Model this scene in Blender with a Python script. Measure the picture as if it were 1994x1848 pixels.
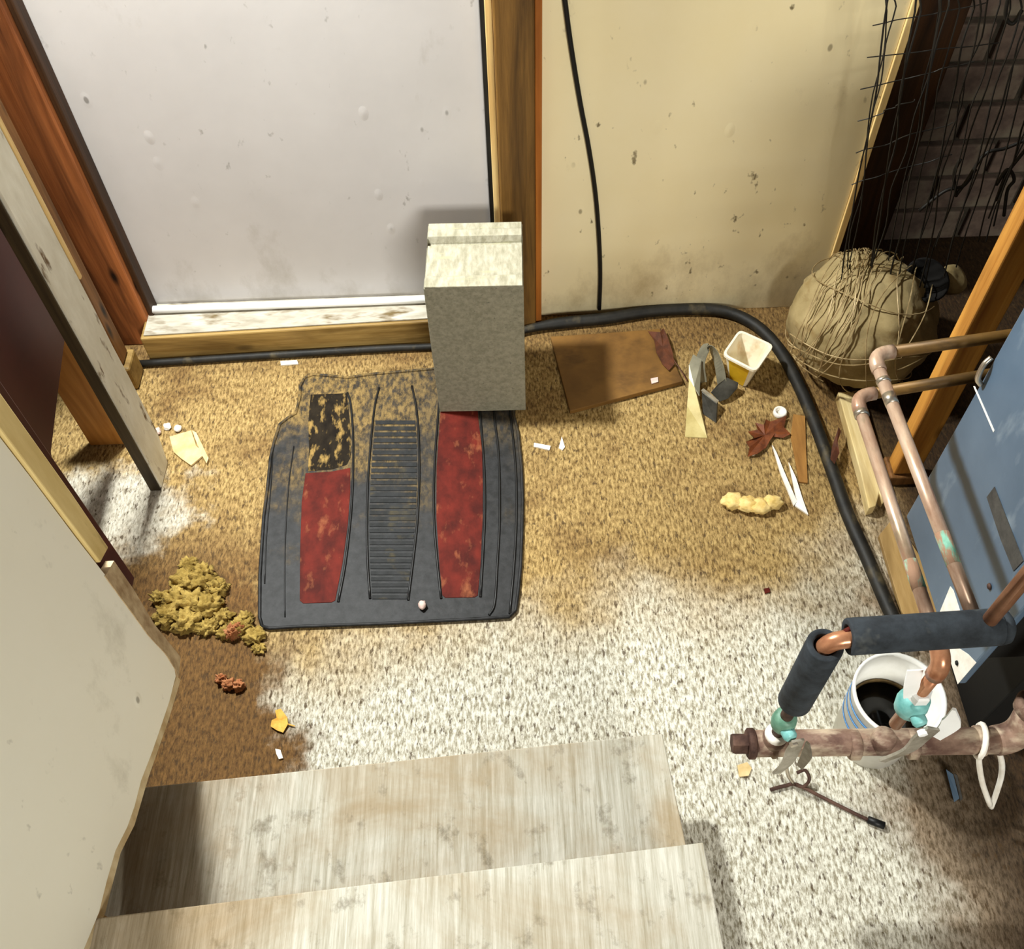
import bpy, bmesh, math, random
from mathutils import Vector, Matrix, noise
random.seed(7)
S = bpy.context.scene
C = S.collection
for o in list(bpy.data.objects):
    bpy.data.objects.remove(o)

# ------------------------------------------------------------------ camera, world, lights
FPX, PX0, PY0, HC = 1900.0, 997.0, 924.0, 1.72
BX = Vector((0.9994, -0.0345, -0.0033)); BY = Vector((-0.0262, -0.8139, 0.5803)); BZ = Vector((-0.0227, -0.5799, -0.8144))
cam = bpy.data.cameras.new('camera'); co = bpy.data.objects.new('camera', cam); C.objects.link(co)
cam.sensor_width = 36.0; cam.sensor_fit = 'HORIZONTAL'; cam.lens = FPX / 1994.0 * 36.0; cam.clip_start = 0.02
ax = Vector((BX[0], BY[0], BZ[0])); ay = -Vector((BX[1], BY[1], BZ[1])); az = -Vector((BX[2], BY[2], BZ[2]))
ax.normalize(); az = (az - ax * az.dot(ax)).normalized(); ay = az.cross(ax)
M = Matrix((ax, ay, az)).transposed().to_4x4(); M.translation = Vector((0, 0, HC)); co.matrix_world = M
S.camera = co

w = bpy.data.worlds.new('world'); S.world = w; w.use_nodes = True
w.node_tree.nodes['Background'].inputs[0].default_value = (1.0, 0.86, 0.66, 1)
w.node_tree.nodes['Background'].inputs[1].default_value = 0.08

def area(name, loc, target, size, power, col, shape='DISK', sy=None):
    l = bpy.data.lights.new(name, 'AREA'); l.shape = shape; l.size = size; l.energy = power; l.color = col
    if sy: l.size_y = sy
    o = bpy.data.objects.new(name, l); C.objects.link(o); o.location = loc
    o.rotation_euler = (Vector(target) - Vector(loc)).to_track_quat('-Z', 'Y').to_euler()
    return o
area('corner_lamp_light', (-0.76, 1.56, 1.85), (0.0, 0.6, 0.0), 0.13, 74, (0.97, 1.0, 0.97))
area('added_fill_light', (0.95, -3.0, 2.45), (0.1, 1.4, 0.5), 1.3, 152, (1.0, 0.985, 0.91), 'RECTANGLE', 0.8)  # added soft fill from behind the camera to lift the walls
vs = S.view_settings
vs.view_transform = 'Standard'; vs.look = 'None'; vs.gamma = 1.0; vs.exposure = 0.0; vs.use_curve_mapping = False

# ------------------------------------------------------------------ picture point -> place on a known plane
def ray(px, py):
    v = Vector(((px - PX0) / FPX, (py - PY0) / FPX, 1.0))
    return Vector((v.dot(BX), v.dot(BY), v.dot(BZ)))
def fl(px, py, z=0.0):
    r = ray(px, py); return Vector((0, 0, HC)) + r * ((z - HC) / r.z)
def atY(px, py, y):
    r = ray(px, py); return Vector((0, 0, HC)) + r * (y / r.y)
def atX(px, py, x):
    r = ray(px, py); return Vector((0, 0, HC)) + r * (x / r.x)

# ------------------------------------------------------------------ materials
def lin(c):
    return tuple(((v / 255) / 12.92 if v / 255 <= 0.04045 else ((v / 255 + 0.055) / 1.055) ** 2.4) for v in c) + (1.0,)
class NT:
    def __init__(s, name):
        s.m = bpy.data.materials.new(name); s.m.use_nodes = True
        s.t = s.m.node_tree; s.b = s.t.nodes['Principled BSDF']
    def n(s, kind, **kw):
        x = s.t.nodes.new(kind)
        for k, v in kw.items(): setattr(x, k, v)
        return x
    def l(s, a, b): s.t.links.new(a, b)
    def coord(s, scale, which='Object', rot=(0, 0, 0)):
        tc = s.n('ShaderNodeTexCoord'); mp = s.n('ShaderNodeMapping')
        mp.inputs['Scale'].default_value = scale; mp.inputs['Rotation'].default_value = rot
        if which == 'World':
            g = s.n('ShaderNodeNewGeometry'); s.l(g.outputs['Position'], mp.inputs[0])
        else: s.l(tc.outputs[which], mp.inputs[0])
        return mp.outputs[0]
    def noise(s, vec, scale=1.0, detail=6, rough=0.6, dist=0.0):
        x = s.n('ShaderNodeTexNoise'); x.inputs['Scale'].default_value = scale; x.inputs['Detail'].default_value = detail
        x.inputs['Roughness'].default_value = rough; x.inputs['Distortion'].default_value = dist
        s.l(vec, x.inputs['Vector']); return x.outputs[0]
    def ramp(s, fac, lo, hi, c0=(0, 0, 0, 1), c1=(1, 1, 1, 1)):
        x = s.n('ShaderNodeValToRGB'); e = x.color_ramp.elements
        e[0].position = lo; e[0].color = c0; e[1].position = hi; e[1].color = c1
        s.l(fac, x.inputs[0]); return x.outputs[0]
    def mix(s, fac, a, b, mode='MIX'):
        x = s.n('ShaderNodeMix', data_type='RGBA', blend_type=mode)
        for v, i in ((fac, 0), (a, 6), (b, 7)):
            if isinstance(v, (int, float)): x.inputs[i].default_value = v
            elif isinstance(v, tuple): x.inputs[i].default_value = v
            else: s.l(v, x.inputs[i])
        return x.outputs[2]
    def math(s, op, a, b=None, clamp=False):
        x = s.n('ShaderNodeMath', operation=op); x.use_clamp = clamp
        for v, i in ((a, 0), (b, 1)):
            if v is None: continue
            if isinstance(v, (int, float)): x.inputs[i].default_value = v
            else: s.l(v, x.inputs[i])
        return x.outputs[0]
    def bump(s, h, strength=0.3, dist=0.01):
        x = s.n('ShaderNodeBump'); x.inputs['Strength'].default_value = strength; x.inputs['Distance'].default_value = dist
        s.l(h, x.inputs['Height']); s.l(x.outputs[0], s.b.inputs['Normal'])
    def done(s, col, rough=0.6, metal=0.0, spec=0.4):
        if isinstance(col, tuple): s.b.inputs['Base Color'].default_value = col
        else: s.l(col, s.b.inputs['Base Color'])
        if isinstance(rough, (int, float)): s.b.inputs['Roughness'].default_value = rough
        else: s.l(rough, s.b.inputs['Roughness'])
        s.b.inputs['Metallic'].default_value = metal; s.b.inputs['Specular IOR Level'].default_value = spec
        return s.m
def pm(name, c1, c2, scale=(10, 10, 10), lo=0.35, hi=0.65, rough=0.65, metal=0.0, bump=0.25, bd=0.004, c3=None, s3=(40, 40, 40), lo3=0.62, hi3=0.7, spec=0.35, dist=0.0, which='Object'):
    t = NT(name); v = t.coord(scale, which); f = t.noise(v, 1, 7, 0.62, dist)
    col = t.mix(t.ramp(f, lo, hi), lin(c1), lin(c2))
    if c3:
        f3 = t.noise(t.coord(s3, which), 1, 4, 0.6)
        col = t.mix(t.ramp(f3, lo3, hi3), col, lin(c3))
    if bump: t.bump(f, bump, bd)
    return t.done(col, rough, metal, spec)
Mt = {}
def wood(name, dark, mid, light, axis, fine=70, long=3.0, rough=0.6, knots=True):
    sc = [fine] * 3; sc[axis] = long
    t = NT(name); v = t.coord(tuple(sc)); f = t.noise(v, 1, 8, 0.65, 0.6)
    lowsc = [12.0] * 3; lowsc[axis] = 1.6
    g = t.noise(t.coord(tuple(lowsc)), 1, 4, 0.6, 0.8)
    col = t.mix(t.ramp(f, 0.32, 0.66), lin(mid), lin(light))
    col = t.mix(t.ramp(g, 0.42, 0.66), col, lin(dark))
    if knots:
        ks = [14.0] * 3; ks[axis] = 5.0
        x = t.n('ShaderNodeTexVoronoi'); x.inputs['Scale'].default_value = 1.0
        t.l(t.coord(tuple(ks)), x.inputs['Vector'])
        col = t.mix(t.ramp(x.outputs['Distance'], 0.06, 0.17, (1, 1, 1, 1), (0, 0, 0, 1)), col, lin(tuple(int(c * 0.55) for c in dark)))
    t.bump(f, 0.35, 0.003)
    return t.done(col, rough, 0, 0.3)

# floor: worn concrete with a tan far zone and brown soil, light and shade painted into both
def floor_mat():
    t = NT('concrete_floor'); g = t.n('ShaderNodeNewGeometry'); pos = g.outputs['Position']
    sx = t.n('ShaderNodeSeparateXYZ'); t.l(pos, sx.inputs[0]); X, Y = sx.outputs[0], sx.outputs[1]
    big = t.noise(pos, 3.2, 5, 0.6); mid = t.noise(pos, 9, 6, 0.65)
    wob = t.math('MULTIPLY', t.math('SUBTRACT', big, 0.5), 0.55)
    fine = t.noise(t.coord((190, 62, 80), 'World'), 1, 6, 0.72)
    speck = t.noise(t.coord((130, 48, 60), 'World'), 1, 3, 0.6)
    def step(v, lo, hi):
        m = t.n('ShaderNodeMapRange', interpolation_type='SMOOTHSTEP'); m.inputs['From Min'].default_value = lo; m.inputs['From Max'].default_value = hi
        t.l(v, m.inputs['Value']); return m.outputs[0]
    pale = t.mix(t.ramp(fine, 0.40, 0.58), lin((140, 132, 110)), lin((224, 221, 207)))
    tan = t.mix(t.ramp(fine, 0.38, 0.62), lin((98, 73, 32)), lin((189, 160, 104)))
    brown = t.mix(t.ramp(fine, 0.34, 0.66), lin((58, 38, 16)), lin((126, 92, 48)))
    # tan zone away from the stairs: dusty floor with warmer far light painted in
    yy = t.math('ADD', Y, t.math('MULTIPLY', t.math('SUBTRACT', X, 0.1), -0.12)); yy = t.math('ADD', yy, wob)
    fac = step(yy, 0.72, 1.02)
    col = t.mix(fac, pale, tan)
    # soil along the wall; soil plus painted shade at left and under the manifold
    xl = t.math('ADD', t.math('ADD', X, wob), t.math('MULTIPLY', t.math('SUBTRACT', mid, 0.5), 0.45)); xl = t.math('ADD', xl, t.math('MULTIPLY', t.math('SUBTRACT', Y, 0.75), 0.18))
    soil_shade = step(t.math('MULTIPLY', xl, -1.0), 0.36, 0.50)
    soil_shade = t.math('MULTIPLY', soil_shade, step(t.math('MULTIPLY', Y, -1.0), -1.25, -0.95))
    wall = step(t.math('ADD', Y, t.math('MULTIPLY', wob, 0.7)), 1.50, 1.62)
    wall = t.math('MULTIPLY', wall, 0.75)
    rgt = t.math('MULTIPLY', step(t.math('ADD', X, wob), 0.60, 0.74), 0.8)
    blot = t.math('MULTIPLY', t.ramp(t.noise(pos, 5.5, 7, 0.68), 0.48, 0.66), step(Y, 0.8, 1.1))
    blot = t.math('MULTIPLY', blot, 0.72)
    s = t.math('MAXIMUM', t.math('MAXIMUM', soil_shade, wall), t.math('MAXIMUM', rgt, blot))
    col = t.mix(s, col, brown)
    deep_shade = t.mix(t.ramp(fine, 0.34, 0.66), lin((26, 17, 8)), lin((66, 46, 24)))  # painted shade: darkens the floor beside and behind the furnace
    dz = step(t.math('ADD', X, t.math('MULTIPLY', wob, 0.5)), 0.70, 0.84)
    col = t.mix(dz, col, deep_shade)
    # pool of light painted pale between the white post and the stair panel
    px = t.math('SUBTRACT', X, -0.86); py = t.math('SUBTRACT', Y, 1.17)
    d = t.math('SQRT', t.math('ADD', t.math('MULTIPLY', px, px), t.math('MULTIPLY', t.math('MULTIPLY', py, py), 2.2)))
    d = t.math('ADD', d, t.math('MULTIPLY', t.math('SUBTRACT', mid, 0.5), 0.45))
    lit_patch = t.mix(t.ramp(fine, 0.3, 0.6), lin((120, 108, 84)), lin((214, 207, 190)))
    col = t.mix(t.math('SUBTRACT', 1.0, step(d, 0.09, 0.21)), col, lit_patch)
    col = t.mix(t.math('MULTIPLY', t.ramp(speck, 0.575, 0.66), 0.85), col, lin((70, 52, 30)))
    t.bump(fine, 0.5, 0.004)
    return t.done(col, 0.8, 0, 0.25)
Mt['floor'] = floor_mat()

def panel_mat(name, base, tint, stain, dot=0.5):
    t = NT(name)
    a = t.noise(t.coord((2.2, 2.2, 2.2)), 1, 5, 0.6)
    col = t.mix(t.ramp(a, 0.3, 0.7), lin(base), lin(tint))
    g = t.noise(t.coord((5, 5, 3)), 1, 8, 0.7)
    sp = t.n('ShaderNodeSeparateXYZ'); gm = t.n('ShaderNodeNewGeometry'); t.l(gm.outputs['Position'], sp.inputs[0])
    mr = t.n('ShaderNodeMapRange'); mr.inputs['From Min'].default_value = 0.0; mr.inputs['From Max'].default_value = 0.22
    mr.inputs['To Min'].default_value = 0.22; mr.inputs['To Max'].default_value = 0.0; t.l(sp.outputs[2], mr.inputs[0])
    grime = t.ramp(t.math('ADD', g, mr.outputs[0]), 0.60, 0.85)
    col = t.mix(t.math('MULTIPLY', grime, 0.55), col, lin(stain))
    x = t.n('ShaderNodeTexVoronoi'); x.inputs['Scale'].default_value = 1.0; t.l(t.coord((15, 15, 9)), x.inputs['Vector'])
    spots = t.ramp(x.outputs['Distance'], 0.05, 0.085, (1, 1, 1, 1), (0, 0, 0, 1))
    gate = t.ramp(t.noise(t.coord((4, 4, 4)), 1, 2), 0.52, 0.6)
    col = t.mix(t.math('MULTIPLY', t.math('MULTIPLY', spots, gate), 0.6), col, lin(tuple(int(c * .6) for c in stain)))
    dots = t.ramp(t.noise(t.coord((40, 40, 24), rot=(0.1, 0, 0.3)), 1, 3, 0.6), 0.66, 0.74)
    gate2 = t.ramp(t.noise(t.coord((3.1, 3.1, 3.1), rot=(1, 0, 0)), 1, 2), 0.42, 0.56)
    dots = t.math('MULTIPLY', dots, gate2)
    col = t.mix(t.math('MULTIPLY', dots, dot), col, lin(tuple(int(c * .62) for c in stain)))
    bl = t.ramp(x.outputs['Distance'], 0.03, 0.16, (1, 1, 1, 1), (0, 0, 0, 1))
    bl = t.math('MULTIPLY', bl, t.ramp(t.noise(t.coord((2.4, 2.4, 2.4), rot=(0, 1, 0)), 1, 2), 0.48, 0.54))
    t.bump(t.math('ADD', t.math('MULTIPLY', g, 0.5), t.math('MULTIPLY', bl, 0.6)), 0.22, 0.006)
    return t.done(col, 0.5, 0, 0.4)
Mt['white_panel'] = panel_mat('white_panel_paint', (196, 192, 190), (210, 206, 204), (136, 126, 106))
Mt['cream_panel'] = panel_mat('cream_panel_paint', (238, 222, 176), (243, 230, 192), (140, 112, 60), 0.85)
Mt['drywall'] = panel_mat('drywall_paint', (243, 239, 222), (247, 244, 230), (120, 108, 76))
Mt['drywall_core'] = pm('drywall_core', (178, 150, 104), (214, 196, 158), (30, 30, 12))
Mt['torn_paper'] = pm('torn_paper', (140, 112, 78), (196, 174, 138), (40, 40, 18), bump=0.5)
Mt['trim_paint'] = pm('tan_trim_paint', (196, 168, 104), (222, 198, 138), (20, 20, 4), c3=(120, 96, 52), s3=(24, 24, 5))
Mt['wood_post'] = wood('stained_post_wood', (48, 30, 10), (92, 64, 26), (128, 92, 42), 2)
Mt['wood_orange'] = wood('orange_board_wood', (52, 22, 8), (122, 66, 30), (184, 112, 62), 2, 36, 1.6)
Mt['wood_brown'] = wood('brown_stud_wood', (54, 32, 12), (98, 62, 28), (134, 92, 48), 2)
Mt['wood_rust'] = wood('rust_orange_wood', (96, 48, 12), (150, 84, 26), (184, 112, 44), 2, 50, 2, knots=False)
Mt['wood_stud'] = wood('pine_stud_wood', (112, 62, 16), (172, 112, 42), (206, 150, 70), 2, 45, 2.0)
Mt['wood_darkpost'] = wood('dark_jamb_wood', (20, 11, 5), (48, 28, 11), (72, 44, 18), 2)
Mt['wood_shade'] = wood('shaded_post_wood', (30, 22, 12), (58, 46, 28), (84, 70, 46), 2)
Mt['wood_lit'] = wood('pale_jamb_wood', (190, 146, 82), (226, 190, 122), (240, 212, 150), 2, 60, 2, knots=False)
Mt['wood_plate'] = wood('plate_wood', (86, 62, 24), (140, 110, 56), (176, 146, 86), 0)
Mt['wood_pale'] = wood('splintered_wood', (150, 118, 62), (208, 180, 118), (236, 216, 164), 1, 60, 4, knots=False)
Mt['plywood'] = wood('plywood_board', (140, 84, 30), (186, 124, 54), (206, 146, 74), 2, 30, 3, knots=False)
Mt['plywood_flat'] = wood('brown_plywood', (120, 92, 50), (156, 124, 74), (184, 152, 100), 1, 40, 4, knots=False)
Mt['hardboard'] = pm('brown_hardboard', (96, 66, 28), (126, 90, 42), (7, 7, 7), rough=0.5, bump=0.1, c3=(70, 46, 20), s3=(9, 14, 9), lo3=0.5, hi3=0.75)
Mt['tread'] = None
def tread_mat():
    t = NT('worn_plywood_tread')
    f = t.noise(t.coord((170, 7, 90)), 1, 8, 0.75); col = t.mix(t.ramp(f, 0.3, 0.66), lin((142, 135, 114)), lin((202, 199, 187)))
    g = t.noise(t.coord((4, 5, 4)), 1, 6, 0.65, 0.5); col = t.mix(t.math('MULTIPLY', t.ramp(g, 0.42, 0.68), 0.65), col, lin((146, 122, 82)))
    d = t.noise(t.coord((26, 20, 20)), 1, 6, 0.7); col = t.mix(t.math('MULTIPLY', t.ramp(d, 0.56, 0.70), 0.6), col, lin((84, 74, 50)))
    sx = t.n('ShaderNodeSeparateXYZ'); gm = t.n('ShaderNodeNewGeometry'); t.l(gm.outputs['Position'], sx.inputs[0])
    m = t.n('ShaderNodeMapRange', interpolation_type='SMOOTHSTEP'); m.inputs['From Min'].default_value = 0.28; m.inputs['From Max'].default_value = 0.50
    t.l(t.math('ADD', t.math('MULTIPLY', sx.outputs[0], -1.0), t.math('MULTIPLY', t.math('SUBTRACT', g, 0.5), 0.5)), m.inputs[0])
    dirt_shade = t.mix(t.ramp(f, 0.3, 0.66), lin((84, 62, 30)), lin((138, 110, 68)))  # brown left end: dirt plus painted shade of the side panel
    col = t.mix(t.math('MULTIPLY', m.outputs[0], 0.45), col, dirt_shade)
    t.bump(f, 0.3, 0.002); return t.done(col, 0.7, 0, 0.3)
Mt['tread'] = tread_mat()
Mt['riser'] = wood('stair_riser_wood', (80, 58, 30), (130, 100, 58), (160, 128, 80), 0)
Mt['block'] = pm('cement_block', (122, 118, 100), (146, 141, 122), (110, 110, 110), bump=0.5, bd=0.003, rough=0.9, c3=(100, 97, 86), s3=(160, 160, 160), lo3=0.62, hi3=0.72, spec=0.2)
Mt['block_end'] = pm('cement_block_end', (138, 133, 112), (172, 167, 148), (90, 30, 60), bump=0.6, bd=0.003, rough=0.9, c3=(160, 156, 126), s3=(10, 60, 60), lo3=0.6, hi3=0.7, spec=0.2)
def rubber_mat():
    t = NT('mat_rubber')
    g = t.n('ShaderNodeNewGeometry'); pos = g.outputs['Position']
    a = t.noise(pos, 60, 5, 0.65); col = t.mix(t.ramp(a, 0.35, 0.7), lin((20, 20, 20)), lin((44, 44, 45)))
    sx = t.n('ShaderNodeSeparateXYZ'); t.l(pos, sx.inputs[0])
    m = t.n('ShaderNodeMapRange', interpolation_type='SMOOTHSTEP'); m.inputs['From Min'].default_value = 1.10; m.inputs['From Max'].default_value = 1.50
    b = t.noise(pos, 7, 6, 0.7); fine = t.noise(t.coord((110, 50, 60), 'World'), 1, 4, 0.7)
    t.l(t.math('ADD', sx.outputs[1], t.math('MULTIPLY', t.math('SUBTRACT', b, 0.5), 1.1)), m.inputs[0])
    sand = t.mix(t.ramp(fine, 0.35, 0.65), lin((84, 66, 34)), lin((150, 124, 76)))
    lx = t.n('ShaderNodeMapRange', interpolation_type='SMOOTHSTEP'); lx.inputs['From Min'].default_value = 0.0; lx.inputs['From Max'].default_value = 0.40
    lx.inputs['To Min'].default_value = 0.18; lx.inputs['To Max'].default_value = 0.95; t.l(t.math('MULTIPLY', sx.outputs[0], -1.0), lx.inputs[0])
    fac = t.math('MULTIPLY', t.math('MULTIPLY', m.outputs[0], t.ramp(fine, 0.3, 0.55)), lx.outputs[0])
    col = t.mix(fac, col, sand)
    t.bump(a, 0.25, 0.002); return t.done(col, t.math('ADD', 0.56, t.math('MULTIPLY', fac, 0.4)), 0, 0.25)
Mt['rubber'] = rubber_mat()
Mt['rubber_line'] = pm('mat_groove_rubber', (12, 12, 12), (26, 26, 26), bump=0, rough=0.4)
Mt['rubber_heel'] = pm('mat_heel_pad_rubber', (24, 19, 14), (42, 35, 25), (50, 30, 30), rough=0.85, spec=0.12, c3=(150, 122, 70), s3=(70, 30, 30), lo3=0.52, hi3=0.66)
Mt['rubber_rib'] = pm('mat_rib_rubber', (32, 33, 33), (46, 47, 48), (40, 40, 40), rough=0.65, spec=0.15, c3=(84, 74, 48), s3=(20, 14, 20), lo3=0.55, hi3=0.75)
Mt['red'] = pm('mat_red_inset', (64, 17, 10), (102, 31, 20), (26, 18, 20), rough=0.7, spec=0.15, c3=(138, 80, 50), s3=(34, 18, 30), lo3=0.56, hi3=0.72)
Mt['copper'] = pm('dull_copper', (150, 108, 84), (206, 180, 156), (40, 9, 40), rough=0.30, metal=0.35, bump=0.05, c3=(120, 112, 84), s3=(20, 9, 20), lo3=0.55, hi3=0.7)
Mt['copper_bright'] = pm('bright_copper', (160, 104, 72), (206, 152, 116), (20, 20, 20), rough=0.28, metal=0.45, bump=0.05)
Mt['copper_old'] = pm('brown_copper', (70, 50, 22), (112, 82, 38), (14, 30, 30), rough=0.5, metal=0.3, bump=0.1)
Mt['verdigris'] = pm('verdigris', (92, 150, 128), (150, 200, 176), (50, 30, 50), rough=0.8, bump=0.4, c3=(150, 116, 92), s3=(70, 22, 70), lo3=0.44, hi3=0.54)
Mt['solder'] = pm('solder_joint', (180, 168, 150), (220, 210, 196), rough=0.3, metal=0.9, bump=0.1)
Mt['foam'] = pm('black_pipe_foam', (26, 30, 34), (48, 54, 60), (40, 40, 40), rough=0.85, bump=0.3, c3=(104, 104, 98), s3=(16, 16, 16), lo3=0.6, hi3=0.82)
Mt['rust'] = pm('rusty_steel_pipe', (92, 66, 56), (150, 122, 104), (22, 30, 30), rough=0.7, metal=0.25, bump=0.4, c3=(190, 172, 148), s3=(20, 40, 30), lo3=0.46, hi3=0.66)
Mt['rust_dark'] = pm('dark_rusty_steel', (58, 38, 32), (100, 74, 62), (40, 40, 40), rough=0.75, metal=0.3, bump=0.4)
Mt['white_plastic'] = pm('white_plastic', (232, 232, 228), (244, 244, 242), (12, 12, 12), rough=0.4, bump=0)
Mt['tub_white'] = pm('cream_plastic', (232, 220, 190), (246, 238, 218), (20, 20, 20), rough=0.45, bump=0.05, c3=(196, 160, 104), s3=(14, 14, 10), lo3=0.58, hi3=0.75)
Mt['pail'] = pm('white_pail_plastic', (226, 224, 216), (242, 241, 236), (14, 14, 14), rough=0.4, bump=0.0)
Mt['tub_yellow'] = pm('yellow_print', (206, 160, 28), (228, 186, 44), (20, 20, 20), rough=0.45, bump=0)
Mt['blue_print'] = pm('blue_print', (70, 130, 196), (90, 150, 210), rough=0.45, bump=0)
Mt['liquid'] = pm('black_liquid', (8, 7, 6), (14, 12, 9), rough=0.12, bump=0)
Mt['scum'] = pm('brown_scum', (70, 54, 26), (120, 96, 56), (60, 60, 60), bump=0.3)
Mt['teal'] = pm('teal_valve_body', (92, 160, 156), (140, 200, 196), (30, 30, 30), rough=0.45, metal=0.1, bump=0.2, c3=(60, 84, 70), s3=(40, 40, 40))
Mt['green'] = pm('green_valve_body', (70, 112, 92), (120, 160, 138), (30, 30, 30), rough=0.5, bump=0.2)
Mt['steel'] = pm('grey_lever_steel', (140, 132, 116), (196, 190, 176), (30, 30, 30), rough=0.4, metal=0.6, bump=0.2)
Mt['bluegrey'] = pm('blue_grey_enamel', (64, 84, 104), (88, 107, 126), (5, 3, 3), rough=0.35, bump=0.05, spec=0.5, c3=(120, 134, 146), s3=(6, 20, 9), lo3=0.60, hi3=0.78)
Mt['blackmetal'] = pm('shade_black_metal', (5, 5, 4), (11, 10, 8), rough=0.7, bump=0.2)
Mt['vent'] = pm('dark_grey_slot', (52, 50, 48), (74, 72, 68), (60, 60, 60), rough=0.7)
Mt['darkred'] = pm('dark_red_paint', (62, 22, 16), (78, 30, 22), (4, 4, 4), rough=0.5, bump=0.1)
Mt['darkwall'] = pm('dark_plank_wall', (40, 22, 10), (64, 38, 18), (8, 8, 2), rough=0.8)
Mt['brick'] = pm('dusky_brick', (82, 68, 60), (112, 94, 82), (24, 24, 24), rough=0.85, bump=0.5, c3=(118, 112, 94), s3=(6, 6, 6), lo3=0.5, hi3=0.7)
Mt['mortar'] = pm('grimy_mortar', (46, 40, 32), (70, 62, 50), (50, 50, 50), rough=0.9)
Mt['whitepost'] = pm('flaking_white_paint', (206, 199, 178), (234, 230, 214), (14, 14, 5), rough=0.7, bump=0.3, c3=(110, 86, 56), s3=(34, 34, 9), lo3=0.60, hi3=0.68)
Mt['hose'] = pm('black_hose', (16, 15, 12), (34, 31, 25), (30, 30, 30), rough=0.6, c3=(92, 80, 54), s3=(18, 12, 18), lo3=0.58, hi3=0.8)
Mt['cable'] = pm('black_cable', (10, 10, 10), (18, 18, 18), rough=0.5, bump=0)
Mt['wire'] = pm('dark_wire', (14, 12, 10), (30, 26, 20), rough=0.6, bump=0)
Mt['wire_tan'] = pm('rusty_thin_wire', (120, 96, 58), (190, 168, 124), (30, 30, 30), rough=0.5, metal=0.2, bump=0)
Mt['cloth'] = pm('dusty_tan_cloth', (126, 108, 68), (172, 153, 110), (8, 8, 8), rough=0.9, bump=0.5, bd=0.01, c3=(130, 106, 64), s3=(14, 14, 30), lo3=0.58, hi3=0.75)
Mt['hole'] = pm('black_hole_shade', (8, 6, 4), (14, 11, 8), rough=0.9)
Mt['insul'] = pm('yellow_glass_wool', (122, 98, 38), (182, 154, 82), (45, 45, 45), rough=0.95, bump=0.8, bd=0.01, c3=(104, 80, 24), s3=(30, 30, 30), lo3=0.55, hi3=0.75)
Mt['foam_yellow'] = pm('pale_yellow_foam', (206, 172, 96), (236, 210, 144), (60, 60, 60), rough=0.9, bump=0.5)
Mt['leaf_dark'] = pm('dark_brown_leaf', (62, 32, 18), (92, 48, 26), (60, 60, 60), rough=0.6)
Mt['leaf_red'] = pm('red_brown_leaf', (78, 36, 14), (118, 60, 24), (60, 60, 60), rough=0.6)
Mt['leaf_yellow'] = pm('yellow_leaf', (196, 142, 44), (224, 176, 78), (60, 60, 60), rough=0.7)
Mt['orange_bit'] = pm('orange_brown_tuft', (150, 88, 50), (176, 122, 80), (60, 60, 60), rough=0.9, bump=0.6)
Mt['chip_white'] = pm('white_chip', (226, 218, 204), (244, 240, 230), (40, 40, 40), rough=0.7)
Mt['chip_pink'] = pm('pinkish_chip', (206, 176, 166), (224, 200, 190), (40, 40, 40), rough=0.7)
Mt['ledge'] = pm('worn_grey_ledge', (150, 142, 124), (196, 190, 176), (8, 30, 8), c3=(104, 86, 52), s3=(9, 30, 9), lo3=0.52, hi3=0.68)
Mt['card'] = pm('tan_scrap', (190, 162, 108), (220, 196, 146), (30, 30, 30), rough=0.8)
Mt['brown_card'] = pm('brown_card_strip', (130, 88, 38), (162, 116, 56), (50, 8, 30), rough=0.8)
Mt['tan_plastic'] = pm('dusty_clear_plastic', (168, 150, 92), (194, 178, 122), (20, 20, 20), rough=0.5)
Mt['greymetal'] = pm('grey_sheet_metal', (110, 106, 90), (150, 146, 126), (14, 14, 14), rough=0.4, metal=0.3)
Mt['darkmetal'] = pm('dark_shiny_metal', (58, 56, 50), (92, 90, 82), (20, 20, 20), rough=0.3, metal=0.5)

# ------------------------------------------------------------------ geometry helpers
def obj(name, verts, faces, mat, parent=None, smooth=False, bevel=0.0, sub=0, base=None):
    vs_ = [Vector(v) for v in verts]
    if parent is not None: org = Vector(parent['_o'])
    elif base is not None: org = Vector(base)
    else:
        xs = [v.x for v in vs_]; ys = [v.y for v in vs_]; zs = [v.z for v in vs_]
        org = Vector(((min(xs) + max(xs)) / 2, (min(ys) + max(ys)) / 2, min(zs)))
    me = bpy.data.meshes.new(name); me.from_pydata([tuple(v - org) for v in vs_], [], faces)
    bm = bmesh.new(); bm.from_mesh(me); bmesh.ops.recalc_face_normals(bm, faces=bm.faces); bm.to_mesh(me); bm.free()
    me.materials.append(mat if not isinstance(mat, str) else Mt[mat])
    if smooth:
        for p in me.polygons: p.use_smooth = True
    o = bpy.data.objects.new(name, me); C.objects.link(o)
    if parent is not None: o.parent = parent
    else: o.location = org
    o['_o'] = tuple(org)
    if bevel:
        b = o.modifiers.new('bevel', 'BEVEL'); b.width = bevel; b.segments = 2; b.limit_method = 'ANGLE'
    if sub:
        b = o.modifiers.new('sub', 'SUBSURF'); b.levels = sub; b.render_levels = sub
    return o
def tag(o, label, cat, group=None, kind=None):
    if label: o['label'] = label
    if cat: o['category'] = cat
    if group: o['group'] = group
    if kind: o['kind'] = kind
    return o
def struct(o, label=None):
    o['kind'] = 'structure'
    if label: o['label'] = label
    return o
def thing(name, loc, label, cat, group=None):
    o = bpy.data.objects.new(name, None); C.objects.link(o); o.location = loc; o['_o'] = tuple(loc); o.empty_display_size = 0.05
    return tag(o, label, cat, group)
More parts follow.
